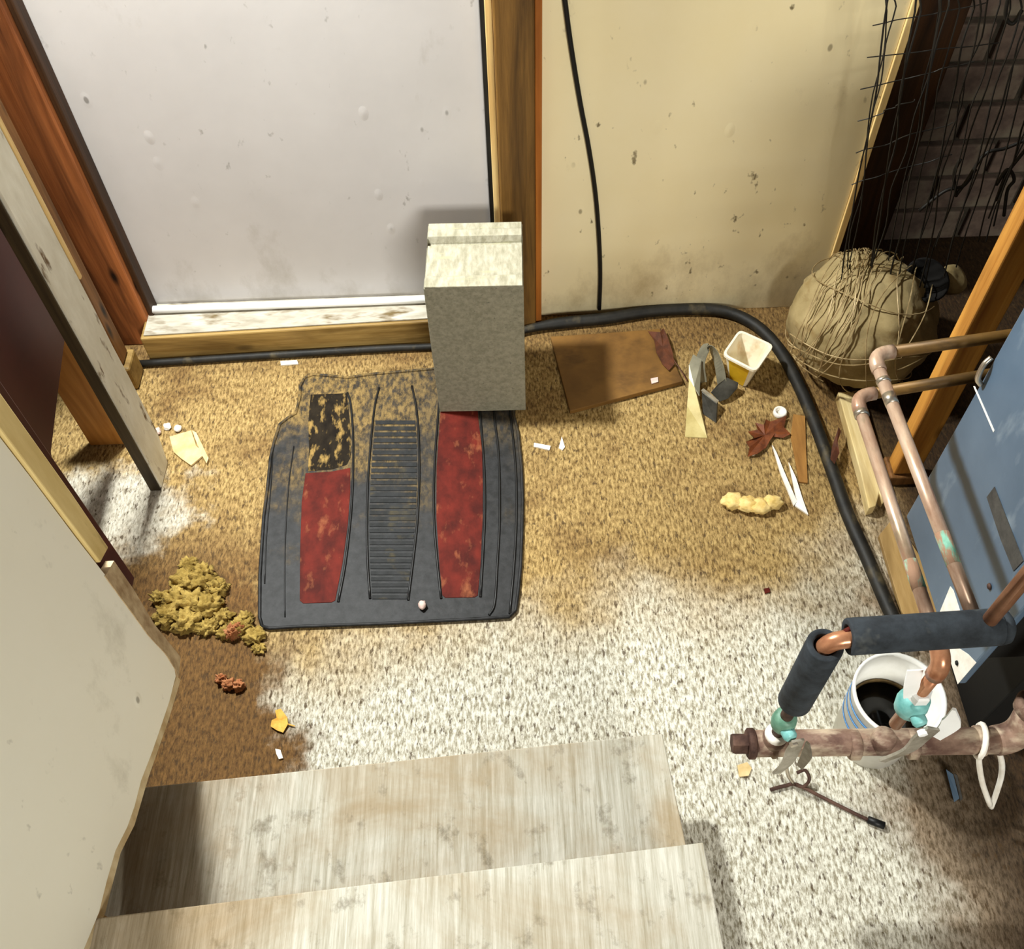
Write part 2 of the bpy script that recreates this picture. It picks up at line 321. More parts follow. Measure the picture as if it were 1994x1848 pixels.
def boxv(x0, x1, y0, y1, z0, z1):
    v = [(x, y, z) for z in (z0, z1) for y in (y0, y1) for x in (x0, x1)]
    f = [(0, 1, 3, 2), (4, 6, 7, 5), (0, 4, 5, 1), (2, 3, 7, 6), (0, 2, 6, 4), (1, 5, 7, 3)]
    return v, f
def box(name, x0, x1, y0, y1, z0, z1, mat, parent=None, bevel=0.002, **k):
    v, f = boxv(x0, x1, y0, y1, z0, z1); return obj(name, v, f, mat, parent, bevel=bevel, **k)
def prism(name, pts, off, mat, parent=None, bevel=0.0, **k):
    n = len(pts); pts = [Vector(p) for p in pts]; off = Vector(off)
    v = pts + [p + off for p in pts]
    f = [tuple(range(n)), tuple(range(2 * n - 1, n - 1, -1))] + [(i, (i + 1) % n, n + (i + 1) % n, n + i) for i in range(n)]
    return obj(name, v, f, mat, parent, bevel=bevel, **k)
def flat(name, px, z, th, mat, parent=None, **k):          # a slab lying level: outline given at its top
    return prism(name, [fl(x, y, z) for x, y in px], (0, 0, -th), mat, parent, **k)
def crom(pts, n=8):
    pts = [Vector(p) for p in pts]
    if len(pts) < 3: return pts
    out = []; P = [pts[0] * 2 - pts[1]] + pts + [pts[-1] * 2 - pts[-2]]
    for i in range(1, len(P) - 2):
        for j in range(n):
            t = j / n; a, b, c, d = P[i - 1], P[i], P[i + 1], P[i + 2]
            out.append(0.5 * (2 * b + (c - a) * t + (2 * a - 5 * b + 4 * c - d) * t * t + (3 * b - a - 3 * c + d) * t ** 3))
    out.append(pts[-1]); return out
def tubev(pts, r, sides=12, cap=True):
    pts = [Vector(p) for p in pts]; n = len(pts); v = []; f = []
    up = None
    for i, p in enumerate(pts):
        t = (pts[min(i + 1, n - 1)] - pts[max(i - 1, 0)]).normalized()
        if up is None:
            up = Vector((0, 0, 1)) if abs(t.z) < 0.9 else Vector((1, 0, 0))
        a = (up - t * up.dot(t)).normalized(); b = t.cross(a); up = a
        rr = r[i] if isinstance(r, (list, tuple)) else r
        for k in range(sides):
            q = 2 * math.pi * k / sides; v.append(p + a * (math.cos(q) * rr) + b * (math.sin(q) * rr))
    for i in range(n - 1):
        for k in range(sides):
            f.append((i * sides + k, i * sides + (k + 1) % sides, (i + 1) * sides + (k + 1) % sides, (i + 1) * sides + k))
    if cap: f += [tuple(range(sides))[::-1], tuple(range((n - 1) * sides, n * sides))]
    return v, f
def tube(name, pts, r, mat, parent=None, sides=12, curve=0, **k):
    if curve: pts = crom(pts, curve)
    v, f = tubev(pts, r, sides); return obj(name, v, f, mat, parent, smooth=(sides > 6), **k)
def hollow(name, p0, p1, ro, ri, mat, parent=None, sides=28):
    p0, p1 = Vector(p0), Vector(p1)
    v, _ = tubev([p0, p1], ro, sides, False); u, _ = tubev([p0, p1], ri, sides, False)
    n = sides; V = v + u; F = []
    for k in range(n):
        j = (k + 1) % n
        F += [(k, j, n + j, n + k), (2 * n + j, 2 * n + k, 3 * n + k, 3 * n + j), (j, k, 2 * n + k, 2 * n + j), (n + k, n + j, 3 * n + j, 3 * n + k)]
    o = obj(name, V, F, mat, parent, smooth=True)
    e = o.modifiers.new('bevel', 'BEVEL'); e.width = (ro - ri) * 0.25; e.segments = 2; e.limit_method = 'ANGLE'
    return o
def lathe(name, c, prof, mat, parent=None, sides=36, axis=(0, 0, 1), smooth=True, ring=False):
    c = Vector(c); q = Vector(axis).normalized().to_track_quat('Z', 'Y'); v = []; f = []; n = len(prof)
    for r, h in prof:
        for k in range(sides):
            a = 2 * math.pi * k / sides; v.append(c + q @ Vector((r * math.cos(a), r * math.sin(a), h)))
    for i in range(n - 1):
        for k in range(sides):
            f.append((i * sides + k, i * sides + (k + 1) % sides, (i + 1) * sides + (k + 1) % sides, (i + 1) * sides + k))
    if ring:
        for k in range(sides): f.append(((n - 1) * sides + k, (n - 1) * sides + (k + 1) % sides, (k + 1) % sides, k))
        return obj(name, v, f, mat, parent, smooth=smooth)
    if prof[0][0] > 1e-6: f.append(tuple(range(sides))[::-1])
    if prof[-1][0] > 1e-6: f.append(tuple(range((n - 1) * sides, n * sides)))
    return obj(name, v, f, mat, parent, smooth=smooth)
def ribbon(name, pts, wdir, wid, th, mat, parent=None, curve=6, smooth=False):
    pts = [Vector(p) for p in pts]
    n0 = len(pts)
    W = wid if isinstance(wid, (list, tuple)) else [wid] * n0
    D = wdir if isinstance(wdir, list) else [wdir] * n0
    P = crom(pts, curve); n = len(P); v = []; f = []
    for i, p in enumerate(P):
        u = i / (n - 1) * (n0 - 1); a = min(int(u), n0 - 2); t = u - a
        ww = W[a] * (1 - t) + W[a + 1] * t; d = (Vector(D[a]) * (1 - t) + Vector(D[a + 1]) * t).normalized()
        tg = (P[min(i + 1, n - 1)] - P[max(i - 1, 0)]).normalized(); d = (d - tg * d.dot(tg)).normalized(); nn = tg.cross(d)
        for s1, s2 in ((-1, -1), (1, -1), (1, 1), (-1, 1)): v.append(p + d * (s1 * ww / 2) + nn * (s2 * th / 2))
    for i in range(n - 1):
        for k in range(4): f.append((4 * i + k, 4 * i + (k + 1) % 4, 4 * i + 4 + (k + 1) % 4, 4 * i + 4 + k))
    f += [(3, 2, 1, 0), (4 * n - 4, 4 * n - 3, 4 * n - 2, 4 * n - 1)]
    return obj(name, v, f, mat, parent, smooth=smooth)
def blobv(c, rx, ry, rz, seed, amp=0.3, freq=3.0, sub=3, floor=None, hh=1.0):
    bm = bmesh.new(); bmesh.ops.create_icosphere(bm, subdivisions=sub, radius=1.0); c = Vector(c); v = []
    for q in bm.verts:
        d = q.co.normalized(); k = 1 + amp * (noise.fractal(d * freq + Vector((seed * 7.3, seed * 3.1, 0)), hh, 2.1, 5))
        p = c + Vector((d.x * rx * k, d.y * ry * k, d.z * rz * k))
        if floor is not None and p.z < floor: p.z = floor
        v.append(p)
    f = [tuple(x.index for x in q.verts) for q in bm.faces]; bm.free(); return v, f
def merge(parts):
    V = []; F = []
    for v, f in parts:
        n = len(V); V += v; F += [tuple(i + n for i in q) for q in f]
    return V, F

# ================================================================== SETTING
v = [(-1.7, -1.6, -0.05), (1.9, -1.6, -0.05), (1.9, 2.4, -0.05), (-1.7, 2.4, -0.05)]
struct(prism('floor', v, (0, 0, 0.05), 'floor', base=(0, 0, 0)), 'bare worn concrete floor, dirty and tan towards the wall')

wl = struct(box('wall_back', -1.0, 0.02, 1.702, 1.716, 0.0, 2.2, 'white_panel', bevel=0, base=(0, 1.7, 0)), 'white painted wall panel behind the concrete block')
wr = struct(box('wall_back_right', 0.06, 0.745, 1.700, 1.716, 0.0, 2.2, 'cream_panel', bevel=0.001, base=(0, 1.7, 0)), 'cream painted wall panel behind the black cable')
wb = struct(box('wall_recess', 0.70, 1.60, 1.93, 1.99, 0.0, 2.2, 'mortar', bevel=0), 'dark brick wall in the recess behind hanging wires')
bw, bh = 0.20, 0.085
bv, bf = boxv(-bw / 2, bw / 2, -0.03, 0.0, 0, bh)
bme = None
for r in range(13):
    for k in range(3):
        x = 0.83 + k * (bw + 0.014) + (0.107 if r % 2 else 0.0); z = 0.01 + r * (bh + 0.014)
        if bme is None:
            o = obj('brick', [Vector((x, 1.93 + 0.015, z)) + Vector(q) for q in bv], bf, 'brick', base=(x, 1.945, z), bevel=0.004); bme = o
            o.location = Vector(o.location) - Vector(wb['_o']); o.parent = wb; first = o
        else:
            o = first.copy(); C.objects.link(o); o.parent = wb
            o.location = Vector((x + random.uniform(-.003, .003), 1.945 - random.uniform(0, .006), z)) - Vector(wb['_o'])
struct(box('wall_left', -1.30, -1.14, 0.6, 1.72, 0.0, 2.2, 'darkwall', bevel=0), 'dark brown plank wall behind the left posts')
struct(box('wall_right', 1.60, 1.64, 1.05, 1.99, 0.0, 2.2, 'darkwall', bevel=0), 'dark wall far right behind the furnace')

# wall post, bottom plate and trim of the left panel
t1 = struct(thing('trim_1', (0.02, 1.66, 0), None, None), 'brown stained timber post between the two wall panels')
box('post', -0.012, 0.062, 1.655, 1.70, 0.0, 2.2, 'wood_post', t1, 0.004)
box('edge_strip', 0.0625, 0.076, 1.664, 1.699, 0.0, 2.2, 'wood_rust', t1, 0.002)
box('filler_strip', -0.0262, -0.0125, 1.684, 1.701, 0.0, 2.2, 'wood_lit', t1, 0.001)
box('shadow_strip', -0.0352, -0.0265, 1.694, 1.7015, 0.0, 2.2, 'cable', t1, 0.0)  # solid black strip, paints in the shade beside the post
a0 = Vector((-0.86, 1.592, 0)); a1 = Vector((-0.015, 1.622, 0))
pl = prism('trim_2', [a0, a1, Vector((-0.015, 1.70, 0)), Vector((-0.86, 1.70, 0))], (0, 0, 0.078), 'wood_plate', bevel=0.004)
struct(pl, 'rough wooden bottom plate under the white panel')
tr = tube('trim_3', [(-0.842, 1.672, 0.0925), (-0.45, 1.674, 0.0925), (-0.016, 1.676, 0.0925)], 0.0095, 'white_plastic', sides=12)
struct(tr, 'thin white plastic strip along the bottom of the white panel')
struct(prism('trim_4', [Vector((-0.852, 1.600, 0.0785)), Vector((-0.016, 1.629, 0.0785)), Vector((-0.016, 1.7012, 0.0785)), Vector((-0.852, 1.7012, 0.0785))], (0, 0, 0.004), 'ledge', bevel=0.001), 'worn grey white ledge on top of the bottom plate')

# left corner boards and studs
t5 = struct(thing('trim_5', (-0.9, 1.66, 0), None, None), 'orange brown corner board left of the white panel')
box('board', -0.985, -0.852, 1.648, 1.685, 0.0, 2.2, 'wood_orange', t5, 0.004)
box('shaded_edge', -0.851, -0.838, 1.662, 1.7015, 0.0, 2.2, 'wood_darkpost', t5, 0.003)  # dark wood paints in the shaded right face of the board
t6 = struct(thing('trim_6', (-0.93, 1.52, 0), None, None), 'brown wall stud behind the white flaking post')
box('stud', -0.985, -0.882, 1.515, 1.56, 0.075, 2.2, 'wood_brown', t6, 0.004)
box('stud_foot', -0.985, -0.870, 1.505, 1.57, 0.0, 0.072, 'wood_plate', t6, 0.006)
# recess jamb on the right
t7 = struct(thing('trim_7', (0.80, 1.74, 0), None, None), 'dark brown timber jamb with a pale edge beside the cream panel')
box('jamb', 0.760, 0.875, 1.735, 1.78, 0.0, 2.2, 'wood_darkpost', t7, 0.003)
box('pale_edge', 0.7455, 0.7595, 1.694, 1.76, 0.0, 2.2, 'wood_lit', t7, 0.001)  # light on the jamb's thin strip painted in as pale wood

# ------------------------------------------------------------------ posts standing free
def white_post():
    c = fl(316, 950, 0); x1, y0 = -0.764, 1.222
    o = tag(None or bpy.data.objects.new('white_post', None), 'flaking white painted post standing on the floor at the left', 'post'); C.objects.link(o)
    o.location = (x1 - 0.02, y0 + 0.04, 0); o['_o'] = tuple(o.location)
    vv, ff = [], []
    n = 26
    for i in range(n):
        z = 2.2 * i / (n - 1); j = lambda s: 0.003 * noise.noise(Vector((s, z * 5, 1.7)))
        k = 0.75 if i == 0 else 1
        vv += [(x1 - 0.022 + j(0), y0 + j(3), z), (x1 + j(5), y0 + j(8), z), (x1 + j(11), y0 + 0.090 * k + j(13), z), (x1 - 0.022 + j(17), y0 + 0.090 * k + j(19), z)]
    for i in range(n - 1):
        for k in range(4): ff.append((4 * i + k, 4 * i + (k + 1) % 4, 4 * i + 4 + (k + 1) % 4, 4 * i + 4 + k))
    ff += [(0, 1, 2, 3), tuple(range(4 * n - 4, 4 * n))]
    obj('post_body', vv, ff, 'whitepost', o, bevel=0.003)
    box('bare_edge', x1 - 0.02, x1 + 0.0012, y0 + 0.093, y0 + 0.102, 0.52, 2.2, 'wood_lit', o, 0.001)
    box('shaded_side', x1 - 0.025, x1 - 0.002, y0 - 0.007, y0 - 0.0035, 0.0, 2.2, 'wood_shade', o, 0.001)  # dark strip paints in shade on the post's near face
white_post()
pb = box('plywood_board', -0.948, -0.862, 1.345, 1.360, 0.0, 0.40, 'plywood', bevel=0.002)
tag(pb, 'orange brown plywood board upright behind the white post', 'board')
X = -0.85
rb = prism('red_board', [Vector((X, 1.338, 1.3)), Vector((X, 1.338, atX(124, 655, X).z)), atX(116, 745, X), atX(100, 880, X), Vector((X, 0.86, 0.0)), Vector((X, 0.72, 0.0)), Vector((X, 0.72, 1.3))], (-0.02, 0, 0), 'darkred', bevel=0.002)
tag(rb, 'dark red painted board at the left edge behind the tan trim', 'board')
sx, sy = 0.800, 1.170
st = thing('pine_stud', (sx, sy, 0), 'orange pine stud standing behind the blue grey furnace', 'stud')
box('stud_face', sx - 0.005, sx + 0.048, sy, sy + 0.04, 0.03, 2.2, 'wood_stud', st, 0.003)
box('stud_foot', sx - 0.012, sx + 0.055, sy - 0.008, sy + 0.05, 0.0, 0.029, 'wood_brown', st, 0.004)

# ------------------------------------------------------------------ stair and its side panel
def stair():
    root = thing('staircase', (-0.2, 0.3, 0), 'worn plywood stair with two pale treads at the bottom of the view', 'stairs')
    z1, z2 = 0.18, 0.37
    a, b = fl(290, 1530, z1), fl(1290, 1428, z1); d = (b - a).normalized(); a = a + d * 0.001
    r1 = fl(1335, 1640, z1); e = (r1 - b).normalized(); n = d.cross(Vector((0, 0, 1)))
    L = 0.27
    prism('tread', [Vector((-0.705, a.y - 0.009, z1)), b, b + e * L, Vector((-0.705, a.y - L, z1))], (0, 0, -0.03), 'tread', root, bevel=0.002)
    p, q = fl(200, 1787, z2), fl(1370, 1640, z2); d2 = (q - p).normalized(); p = p - d2 * 0.045
    e2 = (fl(1410, 1848, z2) - q).normalized(); n2 = d2.cross(Vector((0, 0, 1)))
    prism('tread', [Vector((-0.605, p.y, z2)), q, q + e2 * L, Vector((-0.605, p.y - L, z2))], (0, 0, -0.025), 'tread', root, bevel=0.002)
    def riser(a, b, back, z0, z3):
        s = (b - a).normalized(); nn = s.cross(Vector((0, 0, 1)))
        a_, b_ = a + nn * back + s * 0.01, b + nn * back - s * 0.012
        pts = [Vector((k.x, k.y, z0)) for k in (a_, b_, b_ + nn * 0.018, a_ + nn * 0.018)]
        prism('riser', pts, (0, 0, z3 - z0), 'riser', root, bevel=0.001)
    riser(a, b, 0.035, 0.0, z1 - 0.0302); riser(p, q, 0.03, z1 + 0.0005, z2 - 0.0255)
    # stringers
    for xs in (0.175, -0.60):
        prof = [(0.50, 0.0), (0.50, 0.149), (0.29, 0.149), (0.29, 0.344), (0.07, 0.344), (-0.1, 0.344), (-0.1, 0.10), (0.10, 0.0)]
        prism('stringer', [Vector((xs, y, z)) for y, z in prof], (0.035, 0, 0), 'riser', root, bevel=0.001)
stair()

def side_panel():
    X = -0.56
    root = thing('stair_side_panel', (X, 0.3, 0.26), 'cream drywall sheet beside the stair with a torn far edge', 'wall panel')
    edge = [(338, 1290), (342, 1317), (330, 1365), (317, 1404), (296, 1465), (275, 1519), (262, 1570), (248, 1610), (225, 1656), (208, 1715), (193, 1776), (165, 1844), (140, 1920)]
    pts = [atX(x, y, X) for x, y in edge]
    last = pts[-1] + (pts[-1] - pts[-4])
    far = [atX(x, y, X) for x, y in ((205, 1120), (150, 1050), (60, 930), (0, 852), (-100, 715))]
    far = far[::-1]
    y_near, top = -0.15, 1.95
    tp = far[0]
    outline = pts + [last, Vector((X, y_near, last.z + 0.1)), Vector((X, y_near, top)), Vector((X, tp.y, top))] + far + [atX(235, 1150, X), atX(268, 1195, X), atX(300, 1240, X)]
    sh = prism('sheet', outline, (-0.012, 0, 0), 'drywall', root)
    prism('shade_sheet', [v_ + Vector((-0.102, 0, 0)) for v_ in outline], (-0.012, 0, 0), 'drywall_core', root)  # unseen second sheet, added to shade the stair's left end
    # torn brown paper along the lower far edge
    tp_ = [(205, 1122), (222, 1092), (262, 1150), (300, 1215), (338, 1262), (352, 1280), (348, 1318), (340, 1300), (322, 1272), (290, 1238), (255, 1190)]
    prism('torn_edge', [atX(x, y, X + 0.0015) for x, y in tp_], (-0.012, 0, 0), 'torn_paper', sh)
    # crumbled gypsum along the lower cut
    tr_ = [(345, 1316), (352, 1322), (328, 1400), (290, 1512), (262, 1604), (236, 1660), (205, 1776), (176, 1846), (152, 1920), (138, 1920), (163, 1844), (191, 1776), (223, 1656), (246, 1610), (273, 1519), (315, 1404)]
    prism('cut_edge', [atX(x, y, X - 0.002) + Vector((0, random.uniform(-.002, .002), random.uniform(-.002, .002))) for x, y in tr_], (-0.011, 0, 0), 'drywall_core', sh)
    t = prism('corner_trim', [atX(x, y, X + 0.004) for x, y in ((-100, 690), (0, 835), (120, 995), (196, 1096), (212, 1066), (140, 960), (0, 763), (-100, 620))], (-0.02, 0, 0), 'trim_paint', root, bevel=0.002)
    ydark = atX(212, 1066, X).y
    prism('end_stud', [Vector((X - 0.016, ydark - 0.03, 0.45)), Vector((X - 0.016, ydark + 0.03, 0.45)), Vector((X - 0.100, ydark + 0.03, 0.45)), Vector((X - 0.100, ydark - 0.03, 0.45))], (0, 0, 1.45), 'darkred', root, bevel=0.002)
side_panel()
ds = box('stair_skirt_board', -0.727, -0.7055, -0.12, 0.525, 0.0, 0.30, 'darkred', bevel=0.002)
tag(ds, 'dark red skirt board between the drywall sheet and the stair', 'board')

# ------------------------------------------------------------------ concrete block
def block():
    x0, x1, y0, h = -0.166, 0.029, 1.398, 0.392; d = 0.189
    root = thing('concrete_block', ((x0 + x1) / 2, y0 + d / 2, 0), 'grey concrete building block stood on end on the rubber mat', 'block')
    yaw = -0.02
    def R(p):
        cx, cy = (x0 + x1) / 2, y0; q = Vector((p[0] - cx, p[1] - cy, p[2])); c, s = math.cos(yaw), math.sin(yaw)
        return Vector((cx + q.x * c - q.y * s, cy + q.x * s + q.y * c, q.z))
    z0 = 0.0085
    def prof(h):  # side profile (y, z) of the grooved upper end
        return [(0, z0), (0, h), (0.030, h), (0.036, h - 0.007), (0.126, h - 0.007), (0.130, h - 0.018), (0.142, h - 0.018), (0.148, h - 0.002), (0.168, h - 0.002), (0.171, h - 0.005), (d, h - 0.003), (d, z0)]
    pr = prof(h - 0.004)
    n = len(pr); V = [R((x, y0 + y, z)) for x in (x0, x1) for y, z in pr]
    F = [tuple(range(n)), tuple(range(2 * n - 1, n - 1, -1))] + [(i, (i + 1) % n, n + (i + 1) % n, n + i) for i in range(n)]
    obj('block_body', V, F, 'block', root, bevel=0.004)
    pt = [(y, z) for y, z in prof(h)[1:11]]
    pe = [(y, z - 0.0037) for y, z in pt]
    pp = pt + pe[::-1]; n = len(pp)
    V = [R((x, y0 + y, z)) for x in (x0 + 0.002, x1 - 0.002) for y, z in pp]
    F = [tuple(range(n)), tuple(range(2 * n - 1, n - 1, -1))] + [(i, (i + 1) % n, n + (i + 1) % n, n + i) for i in range(n)]
    obj('grooved_end', V, F, 'block_end', root, bevel=0.001)
block()

# ------------------------------------------------------------------ rubber car mat
def mat_():
    zt = 0.008
    zz = lambda p: (450 + p[0] / 3.068, 680 + p[1] / 3.068)
    root = thing('car_mat', fl(760, 980, 0), 'black rubber car floor mat with two red insets, dusty at the top', 'floor mat')
    out = [(185, 1655), (170, 1600), (172, 1350), (185, 1150), (195, 1000), (215, 850), (235, 650), (255, 560), (290, 450), (340, 410), (385, 385), (410, 290), (412, 220), (440, 170), (490, 152), (580, 158), (700, 170), (830, 150), (1000, 135), (1230, 115), (1500, 120), (1650, 140), (1680, 250), (1690, 400), (1715, 500), (1735, 700), (1742, 900), (1738, 1100), (1730, 1300), (1715, 1450), (1700, 1560), (1660, 1600), (1500, 1610), (1200, 1625), (900, 1640), (600, 1650), (400, 1657), (230, 1668)]
    prism('rubber_sheet', [fl(*zz(p), zt - 0.003) for p in out], (0, 0, -(zt - 0.0035)), 'rubber', root, bevel=0.002)
    # raised rim round the outline
    rim = [fl(*zz(p), zt - 0.002) for p in out]
    tube('rim', rim + [rim[0]], 0.0035, 'rubber', root, 8)
    def line(pts, r=0.0026): tube('groove_line', [fl(*zz(p), zt - 0.0022) for p in pts], r, 'rubber_line', root, 8, curve=4)
    cl = [(885, 230), (860, 330), (840, 500), (820, 750), (812, 1000), (815, 1250), (830, 1490)]
    cr = [(1080, 220), (1105, 340), (1120, 500), (1125, 750), (1115, 1000), (1095, 1200), (1058, 1500)]
    line(cl); line(cr)
    line([(695, 260), (715, 330), (728, 500), (730, 650), (725, 850), (710, 1050), (680, 1300), (640, 1510)])
    line([(1250, 260), (1236, 400), (1215, 700), (1212, 1000), (1230, 1250), (1255, 1490)])
    line([(1480, 260), (1490, 400), (1512, 700), (1517, 950), (1507, 1200), (1490, 1480)])
    line([(1560, 250), (1575, 420), (1600, 650), (1605, 1000), (1590, 1300), (1575, 1520), (1540, 1590)])
    line([(1650, 250), (1670, 400), (1700, 700), (1705, 1000), (1690, 1300), (1665, 1580)])
    line([(375, 580), (345, 800), (325, 1100), (320, 1400), (322, 1600)], 0.0014)
    line([(250, 600), (235, 850), (212, 1100), (200, 1400)], 0.0014)
    def patch(name, pts, mat, z): prism(name, [fl(*zz(p), z) for p in pts], (0, 0, -0.003), mat, root, bevel=0.0008)
    patch('red_inset', [(445, 740), (600, 730), (712, 708), (712, 850), (697, 1050), (667, 1270), (622, 1500), (600, 1512), (430, 1518), (410, 1500), (412, 1200), (422, 900)], 'red', zt - 0.0018)
    patch('red_inset', [(1262, 240), (1465, 240), (1478, 420), (1500, 600), (1504, 800), (1504, 1000), (1490, 1300), (1474, 1470), (1455, 1482), (1280, 1484), (1262, 1470), (1245, 1300), (1226, 1000), (1228, 700), (1248, 400)], 'red', zt - 0.0018)
    patch('heel_pad', [(475, 270), (690, 262), (712, 450), (716, 640), (690, 690), (600, 718), (458, 728), (466, 600), (460, 450)], 'rubber_heel', zt - 0.0020)
    def xi(c, y):
        for (xa, ya), (xb, yb) in zip(c, c[1:]):
            if ya <= y <= yb: return xa + (xb - xa) * (y - ya) / (yb - ya)
        return c[-1][0]
    y = 425
    while y < 1490:
        a, b = xi(cl, y) + 14, xi(cr, y) - 14
        q = [(a, y), (b, y), (b, y + 22), (a, y + 22)]
        prism('rib', [fl(*zz(p), zt - 0.0015) for p in q], (0, 0, -0.002), 'rubber_rib', root)
        y += 36
mat_()
o = tag(obj('pebble', *blobv(fl(822, 1178, 0.013), 0.008, 0.010, 0.007, 3, 0.3, 1.5, 2, 0.0085), 'chip_pink', smooth=True), 'small pale pinkish pebble lying on the rubber mat', 'pebble')

# ------------------------------------------------------------------ hose, cable
hp = [(-0.88, 1.578, .010), (-0.6, 1.589, .010), (-0.3, 1.599, .010), (-0.07, 1.6045, .0095)]
hp = [Vector(p) for p in hp] + [fl(x, y, 0.014) for x, y in ((1030, 640), (1100, 628), (1180, 620), (1270, 606), (1370, 602), (1430, 612), (1480, 640), (1520, 685), (1555, 750), (1585, 820), (1620, 915), (1650, 1000), (1690, 1090), (1725, 1172), (1745, 1215), (1764, 1262))]
rad = [0.0085] * 4 + [0.014] * 16
P_ = crom(hp, 6); R_ = [rad[min(int(i / 6), 19)] for i in range(len(P_))]
for i in range(24, 30): R_[i] = 0.0085 + 0.0055 * (i - 23) / 6
vv, ff = tubev(P_, R_, 14)
tag(obj('garden_hose', vv, ff, 'hose', smooth=True), 'thick black hose curving along the wall and across the floor', 'hose')
cp = [Vector((0.075, 1.693, 2.2)), Vector((0.082, 1.693, 1.5))] + [atY(x, y, 1.693) for x, y in ((1085, -120), (1100, 0), (1112, 90), (1130, 200), (1147, 290), (1160, 380), (1167, 470), (1169, 540), (1167, 602))]
tag(tube('cable', cp, 0.0048, 'cable', None, 10, curve=5), 'thin black cable hanging down the cream wall panel', 'cable')

# ------------------------------------------------------------------ board with leaf, plastic tub, metal scraps
bz = 0.014
bd = flat('hardboard_panel', [(1072, 655), (1110, 800), (1330, 742), (1305, 690), (1285, 640), (1180, 648)], bz, 0.013, 'hardboard', bevel=0.0015)
tag(bd, 'dark brown hardboard offcut on the floor beside the concrete block', 'board')
def leaf(name, px, z, mat, label, stem=None, curl=0.006, cat='leaf'):
    root = thing(name, fl(sum(p[0] for p in px) / len(px), sum(p[1] for p in px) / len(px), z), label, cat)
    pts = [fl(x, y, z) for x, y in px]; c = sum(pts, Vector()) / len(pts)
    top = [p + Vector((0, 0, curl * (0.25 + 0.75 * abs(math.sin(i * 1.7))))) for i, p in enumerate(pts)]
    n = len(top); V = [c + Vector((0, 0, 0.004))] + top + [c + Vector((0, 0, 0.0025))] + [p - Vector((0, 0, 0.0012)) for p in top]
    F = []
    for i in range(n):
        j = (i + 1) % n
        F += [(0, 1 + i, 1 + j), (n + 1, n + 2 + j, n + 2 + i), (1 + i, n + 2 + i, n + 2 + j, 1 + j)]
    obj('blade', V, F, mat, root)
    if stem: tube('stem', [fl(x, y, z + 0.003) for x, y in stem], 0.0012, mat, root, 6, curve=4)
    return root
leaf('dead_leaf', [(1262, 646), (1285, 650), (1292, 640), (1300, 660), (1310, 690), (1313, 712), (1302, 724), (1290, 712), (1278, 690), (1274, 665)], bz + 0.001, 'leaf_dark', 'dark brown dead leaf lying on the hardboard offcut', [(1286, 640), (1306, 690), (1325, 720), (1338, 742)])
leaf('oak_leaf', [(1500, 822), (1530, 815), (1526, 834), (1538, 850), (1524, 856), (1508, 848), (1498, 862), (1490, 876), (1474, 888), (1455, 892), (1458, 876), (1452, 862), (1468, 858), (1456, 842), (1474, 842), (1470, 826), (1486, 832), (1490, 820)], 0.001, 'leaf_red', 'red brown lobed oak leaf beside the white wood splinter', None, 0.010)
leaf('yellow_leaf', [(536, 1384), (548, 1382), (560, 1398), (562, 1412), (552, 1428), (540, 1424), (528, 1416), (530, 1404), (540, 1400)], 0.001, 'leaf_yellow', 'small yellow leaf on the floor just above the stair', [(560, 1410), (574, 1414)], 0.006)
leaf('thin_leaf', [(1620, 870), (1632, 834), (1637, 842), (1630, 862), (1634, 884), (1624, 906), (1616, 896)], 0.029, 'leaf_dark', 'curled dark leaf caught on the black hose', None, 0.006)
tag(flat('pink_paper_bit', [(1267, 737), (1281, 734), (1282, 743), (1269, 747)], bz + 0.003, 0.002, 'chip_pink'), 'tiny pink paper scrap on the hardboard offcut', 'scrap')

def tub():
    root = thing('plastic_tub', fl(1447, 742, 0), 'square cream plastic tub with a yellow side standing by the hose', 'tub')
    c = fl(1448, 738, 0); zt = 0.088
    rc = [fl(x, y, zt) for x, y in ((1440, 641), (1508, 672), (1472, 724), (1406, 690))]
    rcen = sum(rc, Vector()) / 4
    bcx = Vector((rcen.x, rcen.y + 0.0, 0.001)); 
    def ring(k, z, off=0.0):
        out = []
        cen = bcx.lerp(Vector((rcen.x, rcen.y, 0)), z / zt); cen.z = z
        cs = [(p - rcen) * k for p in rc]
        for i in range(4):
            p = cs[i]; a = cs[i - 1]; b = cs[(i + 1) % 4]
            for t in (0, 1, 2, 3):
                u = t / 3; q0 = p + (a - p) * 0.16; q1 = p + (b - p) * 0.16
                out.append(cen + Vector((1, 1, 0)) * 0 + (q0 * (1 - u) ** 2 + p * 2 * u * (1 - u) + q1 * u ** 2) * (1 - off))
        for o_ in out: o_.z = z
        return out
    rings = [ring(0.55, 0.001), ring(0.90, zt - 0.008), ring(1.0, zt - 0.007), ring(1.0, zt), ring(0.88, zt), ring(0.84, zt - 0.01), ring(0.50, 0.006)]
    V = [p for r in rings for p in r]; n = 16; F = []
    for i in range(len(rings) - 1):
        for k in range(n): F.append((i * n + k, i * n + (k + 1) % n, (i + 1) * n + (k + 1) % n, (i + 1) * n + k))
    F += [tuple(range(n)), tuple(range(6 * n, 7 * n))]
    tb = obj('tub_body', V, F, 'tub_white', root, smooth=False, bevel=0.0008)
    a, b = ring(0.565, 0.003), ring(0.90, zt - 0.009)
    # yellow printed side: the face towards the lower left
    idx = list(range(10, 15)) 
    V = [a[i] + (a[i] - bcx).normalized() * 0.0012 for i in (11, 12)] + [b[i] + (b[i] - bcx).normalized() * 0.0012 for i in (12, 11)]
    prism('yellow_label', V, (0.0006, 0.0006, 0), 'tub_yellow', tb)
tub()

